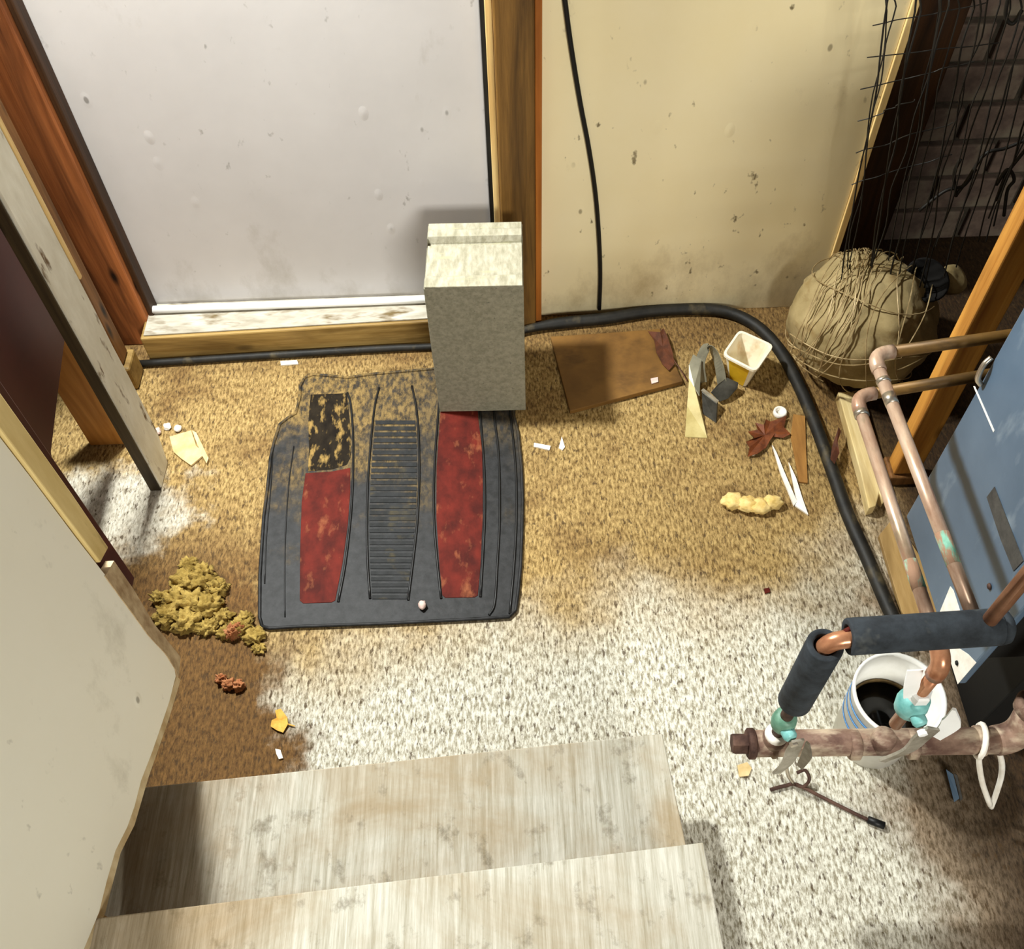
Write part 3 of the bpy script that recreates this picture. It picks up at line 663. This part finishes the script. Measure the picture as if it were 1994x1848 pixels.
# tan strip, grey strap, dark bracket
root = thing('bent_plastic_strip', fl(1352, 820, 0), 'dusty tan plastic strip lying nearest the viewer among the scraps', 'plastic strip')
prism('flap', [fl(1334, 850, 0.002), fl(1377, 852, 0.002), fl(1366, 800, 0.012), fl(1352, 752, 0.03), fl(1342, 735, 0.034), fl(1338, 790, 0.014)], (0.0008, -0.0008, -0.0016), 'tan_plastic', root)
prism('fold', [fl(1342, 735, 0.0345), fl(1352, 752, 0.0305), fl(1362, 770, 0.016), fl(1366, 700, 0.05), fl(1350, 690, 0.052), fl(1342, 710, 0.045)], (-0.001, -0.001, -0.001), 'greymetal', root)
root = thing('metal_strap', fl(1410, 760, 0), 'bent grey metal strap arched beside the cream tub', 'metal strap')
ribbon('arch', [fl(1368, 745, 0.004), fl(1364, 705, 0.034), fl(1376, 676, 0.056), fl(1389, 684, 0.054), fl(1400, 712, 0.036), fl(1406, 746, 0.016)], Vector((0.35, -0.8, 0.5)), 0.036, 0.0016, 'greymetal', root)
root2 = thing('metal_bracket', fl(1405, 785, 0), 'dark shiny folded metal bracket in front of the grey strap', 'bracket')
prism('bracket_top', [fl(1398, 748, 0.03), fl(1416, 735, 0.034), fl(1438, 745, 0.03), fl(1436, 756, 0.024), fl(1418, 776, 0.014), fl(1402, 782, 0.012), fl(1384, 764, 0.02)], (0, 0.001, -0.002), 'darkmetal', root2, bevel=0.0006)
prism('bracket_end', [fl(1366, 762, 0.030), fl(1396, 786, 0.030), fl(1394, 824, 0.001), fl(1368, 806, 0.001)], (0.004, 0.006, 0), 'darkmetal', root2, bevel=0.001)
prism('bracket_lip', [fl(1365, 760, 0.031), fl(1396, 785, 0.031), fl(1400, 780, 0.031), fl(1370, 756, 0.031)], (0, 0, -0.002), 'steel', root2)

# splinter, strip, ring, foam chunk
root = thing('wood_splinter', fl(1545, 950, 0), 'forked white wood splinter beside the brown card strip', 'splinter')
prism('prong', [fl(1504, 866, 0.008), fl(1512, 880, 0.008), fl(1528, 920, 0.008), fl(1552, 976, 0.006), fl(1546, 984, 0.006), fl(1520, 920, 0.008)], (0, 0, -0.005), 'chip_white', root)
prism('splinter_body', [fl(1552, 976, 0.006), fl(1536, 900, 0.010), fl(1550, 930, 0.009), fl(1562, 968, 0.006), fl(1574, 1002, 0.005), (fl(1548, 984, 0.005))], (0, 0, -0.004), 'chip_white', root)
tag(flat('card_strip', [(1545, 806), (1568, 810), (1570, 880), (1573, 940), (1556, 938), (1548, 890), (1540, 850)], 0.005, 0.0045, 'brown_card', bevel=0.0005), 'flat brown card strip between the oak leaf and the hose', 'card')
rg = fl(1519, 803, 0.006)
tag(lathe('bottle_cap', (rg.x, rg.y, 0.0), [(0.0145, 0.0), (0.0155, 0.003), (0.0150, 0.010), (0.0125, 0.012), (0.0095, 0.0105), (0.0085, 0.004), (0.0, 0.004)], 'chip_white', sides=20), 'small white round cap above the oak leaf', 'cap')
c = fl(1462, 984, 0.012)
fv = merge([blobv(c + Vector((dx, dy, 0)), rx, ry, 0.013, s, 0.35, 2.5, 3, 0.0005) for dx, dy, rx, ry, s in ((-0.036, 0.012, 0.024, 0.019, 1), (-0.008, 0.004, 0.026, 0.018, 2), (0.018, -0.003, 0.024, 0.019, 3), (0.046, 0.006, 0.022, 0.016, 4))])
tag(obj('foam_scrap', *fv, 'foam_yellow', smooth=True), 'pale yellow foam scrap lying alone on the tan floor', 'foam scrap')

# ------------------------------------------------------------------ loose bits on the floor
def bit(name, px, mat, label, cat, z=0.004, th=0.0035): return tag(flat(name, px, z, th, mat), label, cat)
bit('wood_chip', [(1040, 862), (1072, 868), (1070, 876), (1039, 869)], 'chip_white', 'pale wood sliver on the floor right of the mat', 'wood chip')
bit('wood_chip', [(1088, 872), (1094, 850), (1100, 870), (1095, 876)], 'chip_white', 'tiny pale triangular chip right of the wood sliver', 'wood chip')
bit('paper_chip', [(536, 1458), (546, 1460), (551, 1476), (543, 1478), (538, 1468)], 'chip_white', 'tiny white paper chip below the yellow leaf', 'scrap')
bit('plastic_chip', [(546, 703), (578, 701), (581, 708), (547, 711)], 'chip_white', 'small white plastic piece against the bottom plate above the mat', 'scrap')
bit('paper_chip', [(1462, 872), (1467, 870), (1471, 884), (1466, 886)], 'chip_white', 'tiny white chip left of the oak leaf', 'scrap')
bit('red_chip', [(1488, 1146), (1498, 1144), (1500, 1152), (1490, 1155)], 'red', 'tiny red chip on the open floor below the yellow foam', 'scrap')
bit('leaf_scrap', [(1436, 1490), (1455, 1484), (1464, 1496), (1458, 1510), (1440, 1512)], 'card', 'dull yellow scrap on the floor under the rusty pipe end', 'scrap')
bit('card_scrap', [(330, 850), (372, 838), (382, 868), (398, 884), (384, 896), (372, 906), (352, 892), (338, 880)], 'card', 'tan cardboard scrap beside the foot of the white post', 'scrap', 0.006, 0.0045)
bit('wood_chip', [(374, 838), (382, 842), (406, 892), (402, 902), (390, 880)], 'wood_pale', 'thin pale wood sliver on the right edge of the tan cardboard scrap', 'wood chip', 0.0095, 0.003)
for i, (x, y, lab, m) in enumerate(((326, 830, 'white plaster crumb nearest the white post', 'chip_white'), (346, 834, 'white plaster crumb above the tan cardboard scrap', 'chip_white'), (306, 840, 'pinkish plaster crumb touching the white post', 'chip_pink'))):
    tag(obj('plaster_crumb', *blobv(fl(x, y, 0.006), 0.009, 0.009, 0.007, i + 2, 0.35, 1.4, 2, 0.0), m), lab, 'crumb')
def clump(name, spots, mat, label, cat, seed):
    parts = []
    for i, (x, y, r, h) in enumerate(spots):
        c = fl(x, y, 0); parts.append(blobv(c + Vector((0, 0, h * 0.45)), r, r * 0.85, h, seed + i, 0.55, 2.2, 4, 0.0005, 0.55))
    return tag(obj(name, *merge(parts), mat, smooth=True), label, cat)
clump('insulation_tuft', [(372, 1105, .020, .018), (362, 1140, .028, .024), (395, 1130, .028, .026), (425, 1150, .020, .02), (345, 1175, .026, .022), (380, 1180, .030, .022), (410, 1185, .026, .022), (330, 1205, .026, .022), (365, 1215, .028, .02), (315, 1170, .016, .02), (435, 1205, .020, .015), (405, 1225, .018, .014), (440, 1235, .016, .012), (470, 1225, .022, .015), (495, 1240, .020, .012), (480, 1205, .014, .012), (505, 1265, .012, .008)], 'insul', 'ragged yellow insulation tuft on the floor beside the mat', 'insulation', 11)
clump('fibre_bit', [(456, 1238, .013, .022), (468, 1230, .010, .020)], 'orange_bit', 'orange brown fibre bit in the yellow insulation tuft', 'fibre', 51)
clump('fibre_bit', [(432, 1325, .010, .012), (448, 1336, .012, .014), (466, 1338, .011, .012)], 'orange_bit', 'orange brown fibre bit alone below the yellow insulation', 'fibre', 61)

# ------------------------------------------------------------------ sill, boards by the furnace
root = thing('broken_sill', fl(1690, 880, 0), 'pale splintered timber sill running under the copper pipes', 'timber')
prism('sill_body', [fl(1632, 762, 0.03), fl(1652, 835, 0.03), fl(1676, 920, 0.03), fl(1692, 990, 0.03), fl(1706, 985, 0.03), fl(1712, 960, 0.03), fl(1722, 975, 0.03), fl(1728, 940, 0.03), fl(1700, 850, 0.03), fl(1676, 765, 0.03)], (0, 0, -0.029), 'wood_pale', root, bevel=0.002)
root = thing('floor_board', fl(1775, 1120, 0), 'flat brown plywood piece beside the lower end of the hose', 'board')
prism('board_top', [fl(1712, 1042, 0.012), fl(1742, 1005, 0.012), fl(1790, 1080, 0.012), fl(1850, 1260, 0.012), fl(1800, 1262, 0.012), fl(1756, 1190, 0.012), fl(1738, 1130, 0.012)], (0, 0, -0.0115), 'plywood_flat', root, bevel=0.001)

# ------------------------------------------------------------------ round tied bundle and the wires above it
def bundle():
    c = Vector((0.775, 1.505, 0.145)); rx, ry, rz = 0.152, 0.150, 0.143
    root = thing('tied_bundle', (c.x, c.y, 0), 'round tan cloth bundle wound with thin wire below the hanging wires', 'bundle')
    V, F = blobv(c, rx, ry, rz, 21, 0.10, 1.6, 5, 0.001)
    q = []
    for p in V:
        d = (p - c).normalized()
        a = math.atan2(d.y, d.x); g = 1 + 0.012 * math.sin(9 * a + 3 * d.z) * (1 - d.z ** 2) + 0.01 * math.sin(15 * d.x + 8 * d.y)
        q.append(c + (p - c) * g)
    obj('cloth_body', q, F, 'cloth', root, smooth=True)
    # mouth at the upper right, the dark inside it painted black
    base = c + Vector((0.72, 0.06, 0.69)).normalized() * 0.150
    dv = Vector((0.10, -0.42, 0.90)).normalized()
    lathe('mouth', base, [(0.030, -0.03), (0.047, 0.0), (0.050, 0.012), (0.044, 0.014), (0.034, 0.0), (0.0, -0.012)], 'hole', root, 24, dv)
    lathe('mouth_rim', base + Vector((0.082, 0.035, -0.03)), [(0.028, -0.02), (0.034, 0.0), (0.030, 0.012), (0.016, 0.015), (0.0, 0.012)], 'cloth', root, 20, Vector((0.5, -0.3, 0.8)))
    # tie wires
    rnd = random.Random(4)
    for k in range(26):
        n = Vector((rnd.uniform(0.75, 1.0), rnd.uniform(-0.75, -0.2), rnd.uniform(-0.2, 0.25))) if k % 4 else Vector((rnd.uniform(-0.2, 0.2), rnd.uniform(0.2, 0.6), 1.0))
        n = Vector(n).normalized()
        off = rnd.uniform(-0.13, 0.13); pts = []
        u = n.cross(Vector((0, 0.4, 1))).normalized(); w_ = n.cross(u)
        a0 = rnd.uniform(2.2, 3.4); span = rnd.uniform(3.2, 4.6)
        for i in range(17):
            a = a0 + span * i / 16; d = u * math.cos(a) + w_ * math.sin(a) + n * (off / 0.15) + n * 0.05 * math.sin(i * 0.9 + k)
            d.normalize(); p = c + Vector((d.x * rx, d.y * ry, d.z * rz)) * 1.075
            p.z = max(p.z, 0.004); pts.append(p)
        tube('tie_wire', pts, 0.0013, 'wire_tan', root, 5, curve=2)
bundle()
def wires():
    root = thing('hanging_wires', (0.85, 1.55, 0.25), 'tangle of thin black wires hanging in front of the dark brick recess', 'wires')
    rnd = random.Random(12)
    def strand(a, b, Y, r=0.0016, wob=6, name='wire_strand'):
        pts = []; n = 9
        for i in range(n):
            t = i / (n - 1); x = a[0] + (b[0] - a[0]) * t + rnd.uniform(-wob, wob) * (0 < i < n - 1); y = a[1] + (b[1] - a[1]) * t
            pts.append(atY(x, y, Y + rnd.uniform(-0.004, 0.004)))
        if a[1] < 0 and abs(b[0] - a[0]) < 300 and name == 'wire_strand': pts = [pts[0] + Vector((rnd.uniform(-.03, .03), 0, 1.0)), pts[0] + Vector((rnd.uniform(-.01, .01), 0, 0.4))] + pts
        tube(name, pts, r, 'wire', root, 6, curve=3)
    for a, b in (((1745, -60), (1636, 575)), ((1738, -60), (1648, 590)), ((1752, -60), (1650, 520)), ((1800, -60), (1684, 600)), ((1806, -60), (1676, 598)), ((1850, -60), (1724, 610)), ((1865, -60), (1700, 510)), ((1880, -60), (1748, 560)), ((1845, -60), (1722, 560)), ((1910, -60), (1772, 540)), ((1925, -60), (1780, 600)), ((1945, -60), (1790, 470)), ((1968, -60), (1822, 480)), ((1985, -60), (1800, 560)), ((2005, -60), (1838, 540)), ((2030, -60), (1862, 520)), ((2045, -60), (1850, 480)), ((2060, -60), (1905, 470)), ((2080, -60), (1935, 440)), ((2110, -60), (1920, 470)), ((2140, -60), (1925, 425))):
        strand(a, b, 1.50 + rnd.uniform(-0.02, 0.05), rnd.uniform(0.0013, 0.0019))
    for k in range(6):
        y = 20 + k * 62; x0 = 1695 - k * 8 + rnd.uniform(-6, 6)
        strand((x0, y + 30), (x0 + rnd.uniform(40, 260), y - rnd.uniform(-10, 30)), 1.53 + rnd.uniform(0, .03), 0.0011, 10, 'cross_wire')
    for pts in (((1862, 380), (1884, 350), (1918, 300), (1960, 288), (2020, 262)), ((1862, 382), (1858, 340), (1870, 310)), ((1940, 390), (1960, 340), (1990, 300), (2030, 250)), ((1990, 20), (1972, 46), (1958, 30), (1966, -20)), ((1790, 410), (1840, 372), (1876, 362), (1900, 330)), ((1955, 420), (1962, 370), (1975, 350), (1962, 330), (1940, 360))):
        tube('twig', [atY(x, y, 1.55) for x, y in pts], 0.0034, 'wire', root, 7, curve=6)
wires()

# ------------------------------------------------------------------ furnace on the right
def furnace():
    zb = 0.35
    f0, n0 = fl(1762, 1005, zb), fl(1868, 1332, zb)
    X = (f0.x + n0.x) / 2; y1, y0 = f0.y, n0.y
    root = thing('furnace', (X + 0.3, (y0 + y1) / 2, 0), 'blue grey enamel furnace cabinet with a black open front at the right', 'furnace')
    sp0 = box('side_panel', X, X + 0.012, y0, y1, zb, 0.98, 'bluegrey', root, 0.003)
    box('cabinet', X + 0.0125, X + 0.42, y0 + 0.03, y1 - 0.004, zb + 0.02, 0.98, 'blackmetal', root, 0.003)  # solid black box paints in the dark of the open front
    box('base', X + 0.16, X + 0.42, y0 + 0.05, y1 - 0.02, 0.0, zb + 0.0195, 'blackmetal', root, 0.003)
    # pale returned flange at the near bottom corner, with its screw
    prism('flange', [(X - 0.0008, y0, zb), (X - 0.0008, y0 + 0.075, zb), (X - 0.0008, y0 + 0.02, zb + 0.06), (X - 0.0008, y0, zb + 0.075)], (0.0006, 0, 0), 'chip_white', sp0)
    sc = atX(1864, 1291, X - 0.001); lathe('screw', sc, [(0.004, 0), (0.0035, 0.002), (0.0, 0.0025)], 'blackmetal', sp0, 12, (-1, 0, 0))
    prism('paper_patch', [atX(x, y, X - 0.0012) for x, y in ((1828, 1196), (1850, 1142), (1856, 1150), (1872, 1200))], (0.001, 0, 0), 'chip_white', sp0)
    sl = [(1921, 968), (1936, 948), (1958, 1005), (1992, 1092), (1973, 1112), (1948, 1050)]
    prism('vent_slot', [atX(x, y, X - 0.0012) for x, y in sl], (0.001, 0, 0), 'vent', sp0)
    prism('scratch', [atX(x, y, X - 0.0006) for x, y in ((1895, 752), (1898, 752), (1936, 838), (1934, 842))], (0.0005, 0, 0), 'chip_white', sp0)
    sc = atX(1927, 1142, X - 0.001); lathe('screw', sc, [(0.005, 0), (0.004, 0.002), (0.0, 0.003)], 'rust_dark', sp0, 12, (-1, 0, 0))
    cl = thing('pipe_clip', atX(1912, 725, X - 0.006), 'small pale clip on the furnace edge beside the lower copper pipe', 'clip')
    p = atX(1915, 722, X - 0.006)
    tube('clip_wire', [p + Vector((0.004, 0.004, 0.022)), p + Vector((-0.004, 0, 0.012)), p + Vector((-0.004, -0.003, -0.012)), p + Vector((0.003, -0.006, -0.022))], 0.004, 'solder', cl, 8, curve=5)
    return X
XF = furnace()

# ------------------------------------------------------------------ pipework
def pipes():
    zA, zB, zF, zM = 0.68, 0.60, 0.66, 0.32
    ro = 0.0088
    fR, fLft = fl(1925, 1222, zF), fl(1650, 1240, zF)
    el = fl(1612, 1247, zF)
    root = thing('copper_pipe_run', (0.50, 0.60, zM), 'copper pipe run with black foam sleeves above the rusty manifold', 'pipes')
    # upper pipe A: from behind the furnace, elbow, towards the viewer, into the sleeved pipe
    A0 = fl(1700, 690, zA); A1 = Vector((fR.x - 0.025, fR.y, zF))
    A1 = fl(1896, 1200, zF)
    hA = fl(1950, 655, zA); hdir = (hA - A0).normalized(); hA = A0 + hdir * 0.42
    def elbowpath(p, c, q, r=0.028):
        a = c + (p - c).normalized() * r; b = c + (q - c).normalized() * r
        return [p] + [a * (1 - t) ** 2 + c * 2 * t * (1 - t) + b * t ** 2 for t in [i / 6 for i in range(7)]] + [q]
    def run(name, pts, m, r=ro): return tube(name, pts, r, m, root, 16)
    e0 = A0 + hdir * 0.03; e1 = A0 + (A1 - A0).normalized() * 0.03
    run('crosspipe', [e0, hA], 'copper_old'); 
    run('elbow', elbowpath(e0, A0, e1, 0.022), 'copper', ro * 1.18)
    run('long_pipe', [e1, A1], 'copper')
    d = (A1 - A0).normalized()
    tube('solder_ring', [A0 + d * 0.046, A0 + d * 0.052], ro * 1.12, 'solder', root, 16)
    tube('solder_ring', [A0 + d * 0.072, A0 + d * 0.090], ro * 1.06, 'solder', root, 16)
    L = (A1 - A0).length
    tube('verdigris_patch', [A0 + d * (L * 0.72), A0 + d * (L * 0.83)], ro * 1.04, 'verdigris', root, 16)
    # lower pipe B
    B0 = fl(1666, 772, zB); Bc = fl(1838, 1292, zB)
    hB = fl(1920, 730, zB); hd2 = (hB - B0).normalized(); hB = B0 + hd2 * 0.42
    e0 = B0 + hd2 * 0.03; db = (Bc - B0).normalized(); e1 = B0 + db * 0.03
    run('crosspipe', [e0, hB], 'copper_old'); run('elbow', elbowpath(e0, B0, e1, 0.022), 'copper', ro * 1.18)
    tube('solder_ring', [e1, e1 + db * 0.008], ro * 1.22, 'solder', root, 16)
    b1 = Bc - db * 0.03; run('long_pipe', [e1, b1], 'copper')
    LB = (Bc - B0).length
    tube('verdigris_patch', [B0 + db * (LB * 0.66), B0 + db * (LB * 0.76)], ro * 1.04, 'verdigris', root, 16)
    down = Vector((0, 0, -1))
    run('elbow', elbowpath(b1, Bc, Bc + down * 0.035, 0.024), 'copper_bright', ro * 1.35)
    bv_ = Vector((Bc.x, Bc.y, 0))
    run('drop_pipe', [Bc + down * 0.035, Bc + down * 0.20], 'copper_bright', ro)
    # sleeved pipe: horizontal and drop
    s = (fR - fLft).normalized()
    run('cross_to_riser', [el + s * 0.03, fR], 'copper_bright')
    hollow('foam_sleeve', fLft, fR + s * 0.012, 0.0222, 0.0135, 'foam', root)
    lathe('sleeve_end', fR + s * 0.012, [(0.0222, 0), (0.0205, 0.009), (0.014, 0.014), (0.0, 0.015)], 'foam', root, 28, s)
    R0 = fR + Vector((0, 0, 0.0)); run('riser', [R0 + Vector((-0.006, 0.0, 0.012)), R0 + Vector((0.0, 0.0, 1.5))], 'copper_bright')
    run('elbow', elbowpath(el + s * 0.032, el, el + down * 0.034, 0.026), 'copper_bright', ro * 1.25)
    tube('red_tape', [el + s * 0.02 + Vector((0, 0.006, 0.006)), el + s * 0.03 + Vector((0, 0.010, 0.008))], 0.004, 'red', root, 8)
    hollow('foam_sleeve', el + down * 0.012, el + down * 0.185, 0.0222, 0.0135, 'foam', root)
    run('drop_pipe', [el + down * 0.034, Vector((el.x, el.y, zM + 0.02))], 'rust_dark', ro)
    root['_el'] = tuple(el); root['_bc'] = tuple(Bc)
    # ---------------- manifold
    zc = zM
    mL, mR = fl(1462, 1462, zM), fl(1925, 1402, zM)
    ym = (el.y + Bc.y) / 2
    mL = Vector((mL.x, el.y, zM)); mR = Vector((mR.x, Bc.y, zM)); md = (mR - mL).normalized()
    man = thing('rusty_manifold', (mL.x, mL.y, zM - 0.02), 'rusty steel manifold pipe with capped end below the foam sleeves', 'pipe')
    R = 0.0195
    tube('pipe_body', [mL, mR], R, 'rust', man, 24)
    lathe('cap_collar', mL - md * 0.004, [(R * 1.02, 0), (R * 1.16, 0.002), (R * 1.16, 0.010), (R * 1.02, 0.012)], 'rust_dark', man, 24, md)
    lathe('end_plug', mL - md * 0.026, [(R * 0.72, 0), (R * 0.78, 0.003), (R * 0.78, 0.022)], 'rust_dark', man, 6, md, smooth=False)
    for p, w_ in ((mL + md * 0.03, 0.006), (Vector((Bc.x, Bc.y, zM)) - md * 0.045, 0.014), (Vector((Bc.x, Bc.y, zM)) + md * 0.04, 0.012), (mR - md * 0.03, 0.012)):
        lathe('collar', p, [(R, 0), (R * 1.14, 0.002), (R * 1.14, w_), (R, w_ + 0.002)], 'rust', man, 24, md)
    for e_ in (Vector((el.x, el.y, zM)), Vector((Bc.x, Bc.y, zM))):
        lathe('tee_branch', e_, [(0.0, 0.0), (R * 0.9, 0.0), (R * 0.9, 0.028), (R * 0.75, 0.034), (0, 0.034)], 'rust', man, 20, (0, 0, 1))
    lathe('tape_wrap', Vector((el.x, el.y, zM + 0.030)), [(R * 0.78, 0), (R * 0.86, 0.003), (R * 0.80, 0.010), (R * 0.6, 0.013)], 'chip_white', man, 20)
    ec = mR + Vector((0.035, 0.004, 0))
    up_end = ec + Vector((0.004, 0.018, 0.055))
    tube('end_elbow', elbowpath(mR, ec, up_end, 0.03), R * 1.12, 'rust', man, 20)
    lathe('elbow_collar', up_end, [(R * 1.1, -0.006), (R * 1.35, 0), (R * 1.35, 0.016), (R * 1.1, 0.02), (0, 0.02)], 'rust', man, 22, up_end - ec)
    tube('back_pipe', [up_end, up_end + (up_end - ec).normalized() * 0.2], R * 0.95, 'rust_dark', man, 16)
    # ---------------- valves
    ev = Vector((el.x, el.y, zM + 0.085))
    v1 = thing('valve', tuple(ev), 'weathered green valve with grey lever under the left foam sleeve', 'valve')
    lathe('valve_body', ev, [(0.010, -0.018), (0.016, -0.012), (0.0175, 0.0), (0.016, 0.014), (0.011, 0.02)], 'green', v1, 18)
    sb = lathe('stem_boss', ev + Vector((0, -0.006, 0)), [(0.010, 0), (0.010, 0.018), (0.007, 0.022), (0, 0.022)], 'teal', v1, 14, (0.25, -1, 0.1))
    sp = ev + Vector((0.007, -0.030, 0.0))
    lathe('stem_nut', sp, [(0.006, 0), (0.006, 0.006), (0, 0.007)], 'solder', sb, 6, (0.2, -1, 0), False)
    ribbon('lever', [sp + Vector((0.006, 0.0, 0.006)), sp + Vector((0.004, -0.004, -0.02)), sp + Vector((0.000, -0.012, -0.05)), sp + Vector((-0.008, -0.014, -0.085))], Vector((1, 0.2, 0)), [0.018, 0.022, 0.018, 0.014], 0.0035, 'steel', v1)
    ribbon('lever_wing', [sp + Vector((0.020, -0.002, 0.0)), sp + Vector((0.026, -0.006, -0.035)), sp + Vector((0.024, -0.010, -0.075))], Vector((0.6, -0.8, 0)), [0.006, 0.016, 0.010], 0.003, 'steel', v1)
    ev = Vector((Bc.x, Bc.y, zM + 0.155))
    v2 = thing('valve', tuple(ev), 'teal valve with white lever above the white bucket', 'valve')
    lathe('valve_body', ev, [(0.011, -0.024), (0.019, -0.017), (0.0215, 0.0), (0.019, 0.017), (0.012, 0.024)], 'teal', v2, 18)
    lathe('valve_nut', ev + Vector((0, 0, 0.0235)), [(0.015, 0), (0.015, 0.014), (0.012, 0.017), (0.0, 0.017)], 'white_plastic', v2, 6, (0, 0, 1), False)
    sb = lathe('stem_boss', ev + Vector((0, -0.006, 0)), [(0.010, 0), (0.010, 0.022), (0.007, 0.026), (0, 0.026)], 'teal', v2, 14, (0.15, -1, 0))
    sp = ev + Vector((0.004, -0.036, -0.004))
    lathe('stem_nut', sp, [(0.0065, 0), (0.0065, 0.007), (0, 0.008)], 'white_plastic', sb, 6, (0.1, -1, 0), False)
    ribbon('lever', [sp + Vector((0.014, 0, 0.006)), sp + Vector((0.004, -0.004, -0.016)), sp + Vector((-0.004, -0.008, -0.05)), sp + Vector((-0.030, -0.010, -0.085))], Vector((1, 0.1, 0.3)), [0.020, 0.024, 0.018, 0.015], 0.004, 'steel', v2)
    ribbon('lever_wing', [sp + Vector((0.030, 0.010, 0.045)), sp + Vector((0.036, 0.004, 0.012)), sp + Vector((0.026, -0.002, -0.022))], Vector((0.8, -0.4, -0.1)), [0.004, 0.024, 0.012], 0.004, 'white_plastic', v2)
    tag(ribbon('plastic_label', [ev + Vector((-0.020, 0.01, 0.085)), ev + Vector((-0.019, 0.0, 0.06)), ev + Vector((-0.012, -0.004, 0.032))], Vector((1, 0, 0)), 0.020, 0.002, 'white_plastic'), 'white plastic tag hanging by the teal valve', 'tag')
    ct = thing('cable_tie', tuple(mR - md * 0.02 + Vector((0, 0, -0.03))), 'white cable loops strapped round the right end of the manifold', 'cable')
    q = mR - md * 0.022
    tube('band', [q + Vector((0, math.cos(a) * (R + 0.004), math.sin(a) * (R + 0.004))) + md * (0.006 * math.cos(a)) for a in [i * math.pi / 9 for i in range(19)]], 0.0042, 'chip_white', ct, 8)
    for pts in ([(1912, 1432), (1906, 1470), (1912, 1520), (1928, 1568)], [(1938, 1450), (1950, 1480), (1950, 1510), (1940, 1545), (1930, 1572)]):
        zz_ = [0.25, 0.2, 0.13, 0.07, 0.03]
        tube('loop', [fl(x, y, zz_[i]) for i, (x, y) in enumerate(pts)], 0.0046, 'chip_white', ct, 8, curve=6)
    # hook below the left valve; thin floor shadow laid as a dark wire
    wv = thing('shadow_wire', fl(1540, 1530, 0), 'hook and dark wire laid as a thin shadow line below the left valve', 'wire')
    p0 = fl(1528, 1492, 0.05)
    tube('shadow_line', [fl(1500, 1538, 0.004), fl(1530, 1530, 0.005), fl(1552, 1528, 0.005), fl(1600, 1552, 0.004), fl(1660, 1582, 0.004), fl(1706, 1604, 0.004)], 0.0034, 'rust_dark', wv, 8, curve=6)
    tube('hook', [fl(1538, 1470, 0.09), fl(1532, 1490, 0.06), fl(1535, 1510, 0.03), fl(1545, 1525, 0.006)], 0.0032, 'solder', wv, 8, curve=5)
    tube('eye', [fl(1552, 1505, 0.03), fl(1568, 1500, 0.03), fl(1576, 1518, 0.02), fl(1564, 1532, 0.006), fl(1548, 1528, 0.006)], 0.003, 'rust_dark', wv, 8, curve=5)
    tag(tube('black_peg', [fl(1690, 1596, 0.007), fl(1722, 1608, 0.007)], 0.0065, 'cable', None, 10), 'small black plug at the end of the thin shadow line', 'plug')
    sp_ = thing('blue_clip', fl(1860, 1540, 0), 'grey blue plastic clip on the floor under the manifold', 'clip')
    prism('clip_half', [fl(1842, 1498, 0.02), fl(1856, 1508, 0.02), fl(1868, 1555, 0.006), fl(1858, 1562, 0.006)], (0.003, 0.002, -0.005), 'bluegrey', sp_)
    prism('clip_half', [fl(1858, 1506, 0.02), fl(1864, 1510, 0.02), fl(1874, 1556, 0.006), fl(1870, 1560, 0.006)], (0.003, 0.002, -0.005), 'vent', sp_)
pipes()

def bucket():
    zr = 0.185; c = fl(1752, 1352, zr); r = 0.074
    root = thing('paint_bucket', (c.x, c.y, 0), 'white bucket with blue stripes holding black liquid under the pipes', 'bucket')
    bw0 = lathe('bucket_wall', (c.x, c.y, 0), [(0.0, 0.001), (r * 0.84, 0.001), (r * 0.985, zr - 0.008), (r * 1.02, zr - 0.006), (r * 1.02, zr), (r * 0.95, zr), (r * 0.93, zr - 0.008), (r * 0.80, 0.006), (0.0, 0.006)], 'pail', root, 48)
    def rr(z): return r * (0.84 + 0.145 * z / (zr - 0.008))
    for z in (zr - 0.035, zr - 0.062, zr - 0.095):
        lathe('blue_stripe', (c.x, c.y, 0), [(rr(z) + 0.0005, z), (rr(z) + 0.0012, z), (rr(z + .005) + 0.0012, z + 0.005), (rr(z + .005) + 0.0005, z + 0.005)], 'blue_print', bw0, 48, ring=True)
    zl = 0.095
    lq = lathe('liquid', (c.x, c.y, 0), [(0.0, zl - 0.004), (rr(zl) - 0.0065, zl - 0.004), (rr(zl) - 0.006, zl), (0.0, zl)], 'liquid', root, 40)
    lathe('scum_line', (c.x, c.y, 0), [(rr(zl) - 0.0055, zl), (rr(zl) - 0.0050, zl + 0.009), (rr(zl) - 0.0070, zl + 0.008), (rr(zl) - 0.0075, zl)], 'scum', lq, 40, ring=True)
bucket()

for o in bpy.data.objects:
    for k in ('_o', '_el', '_bc'):
        if k in o.keys(): del o[k]
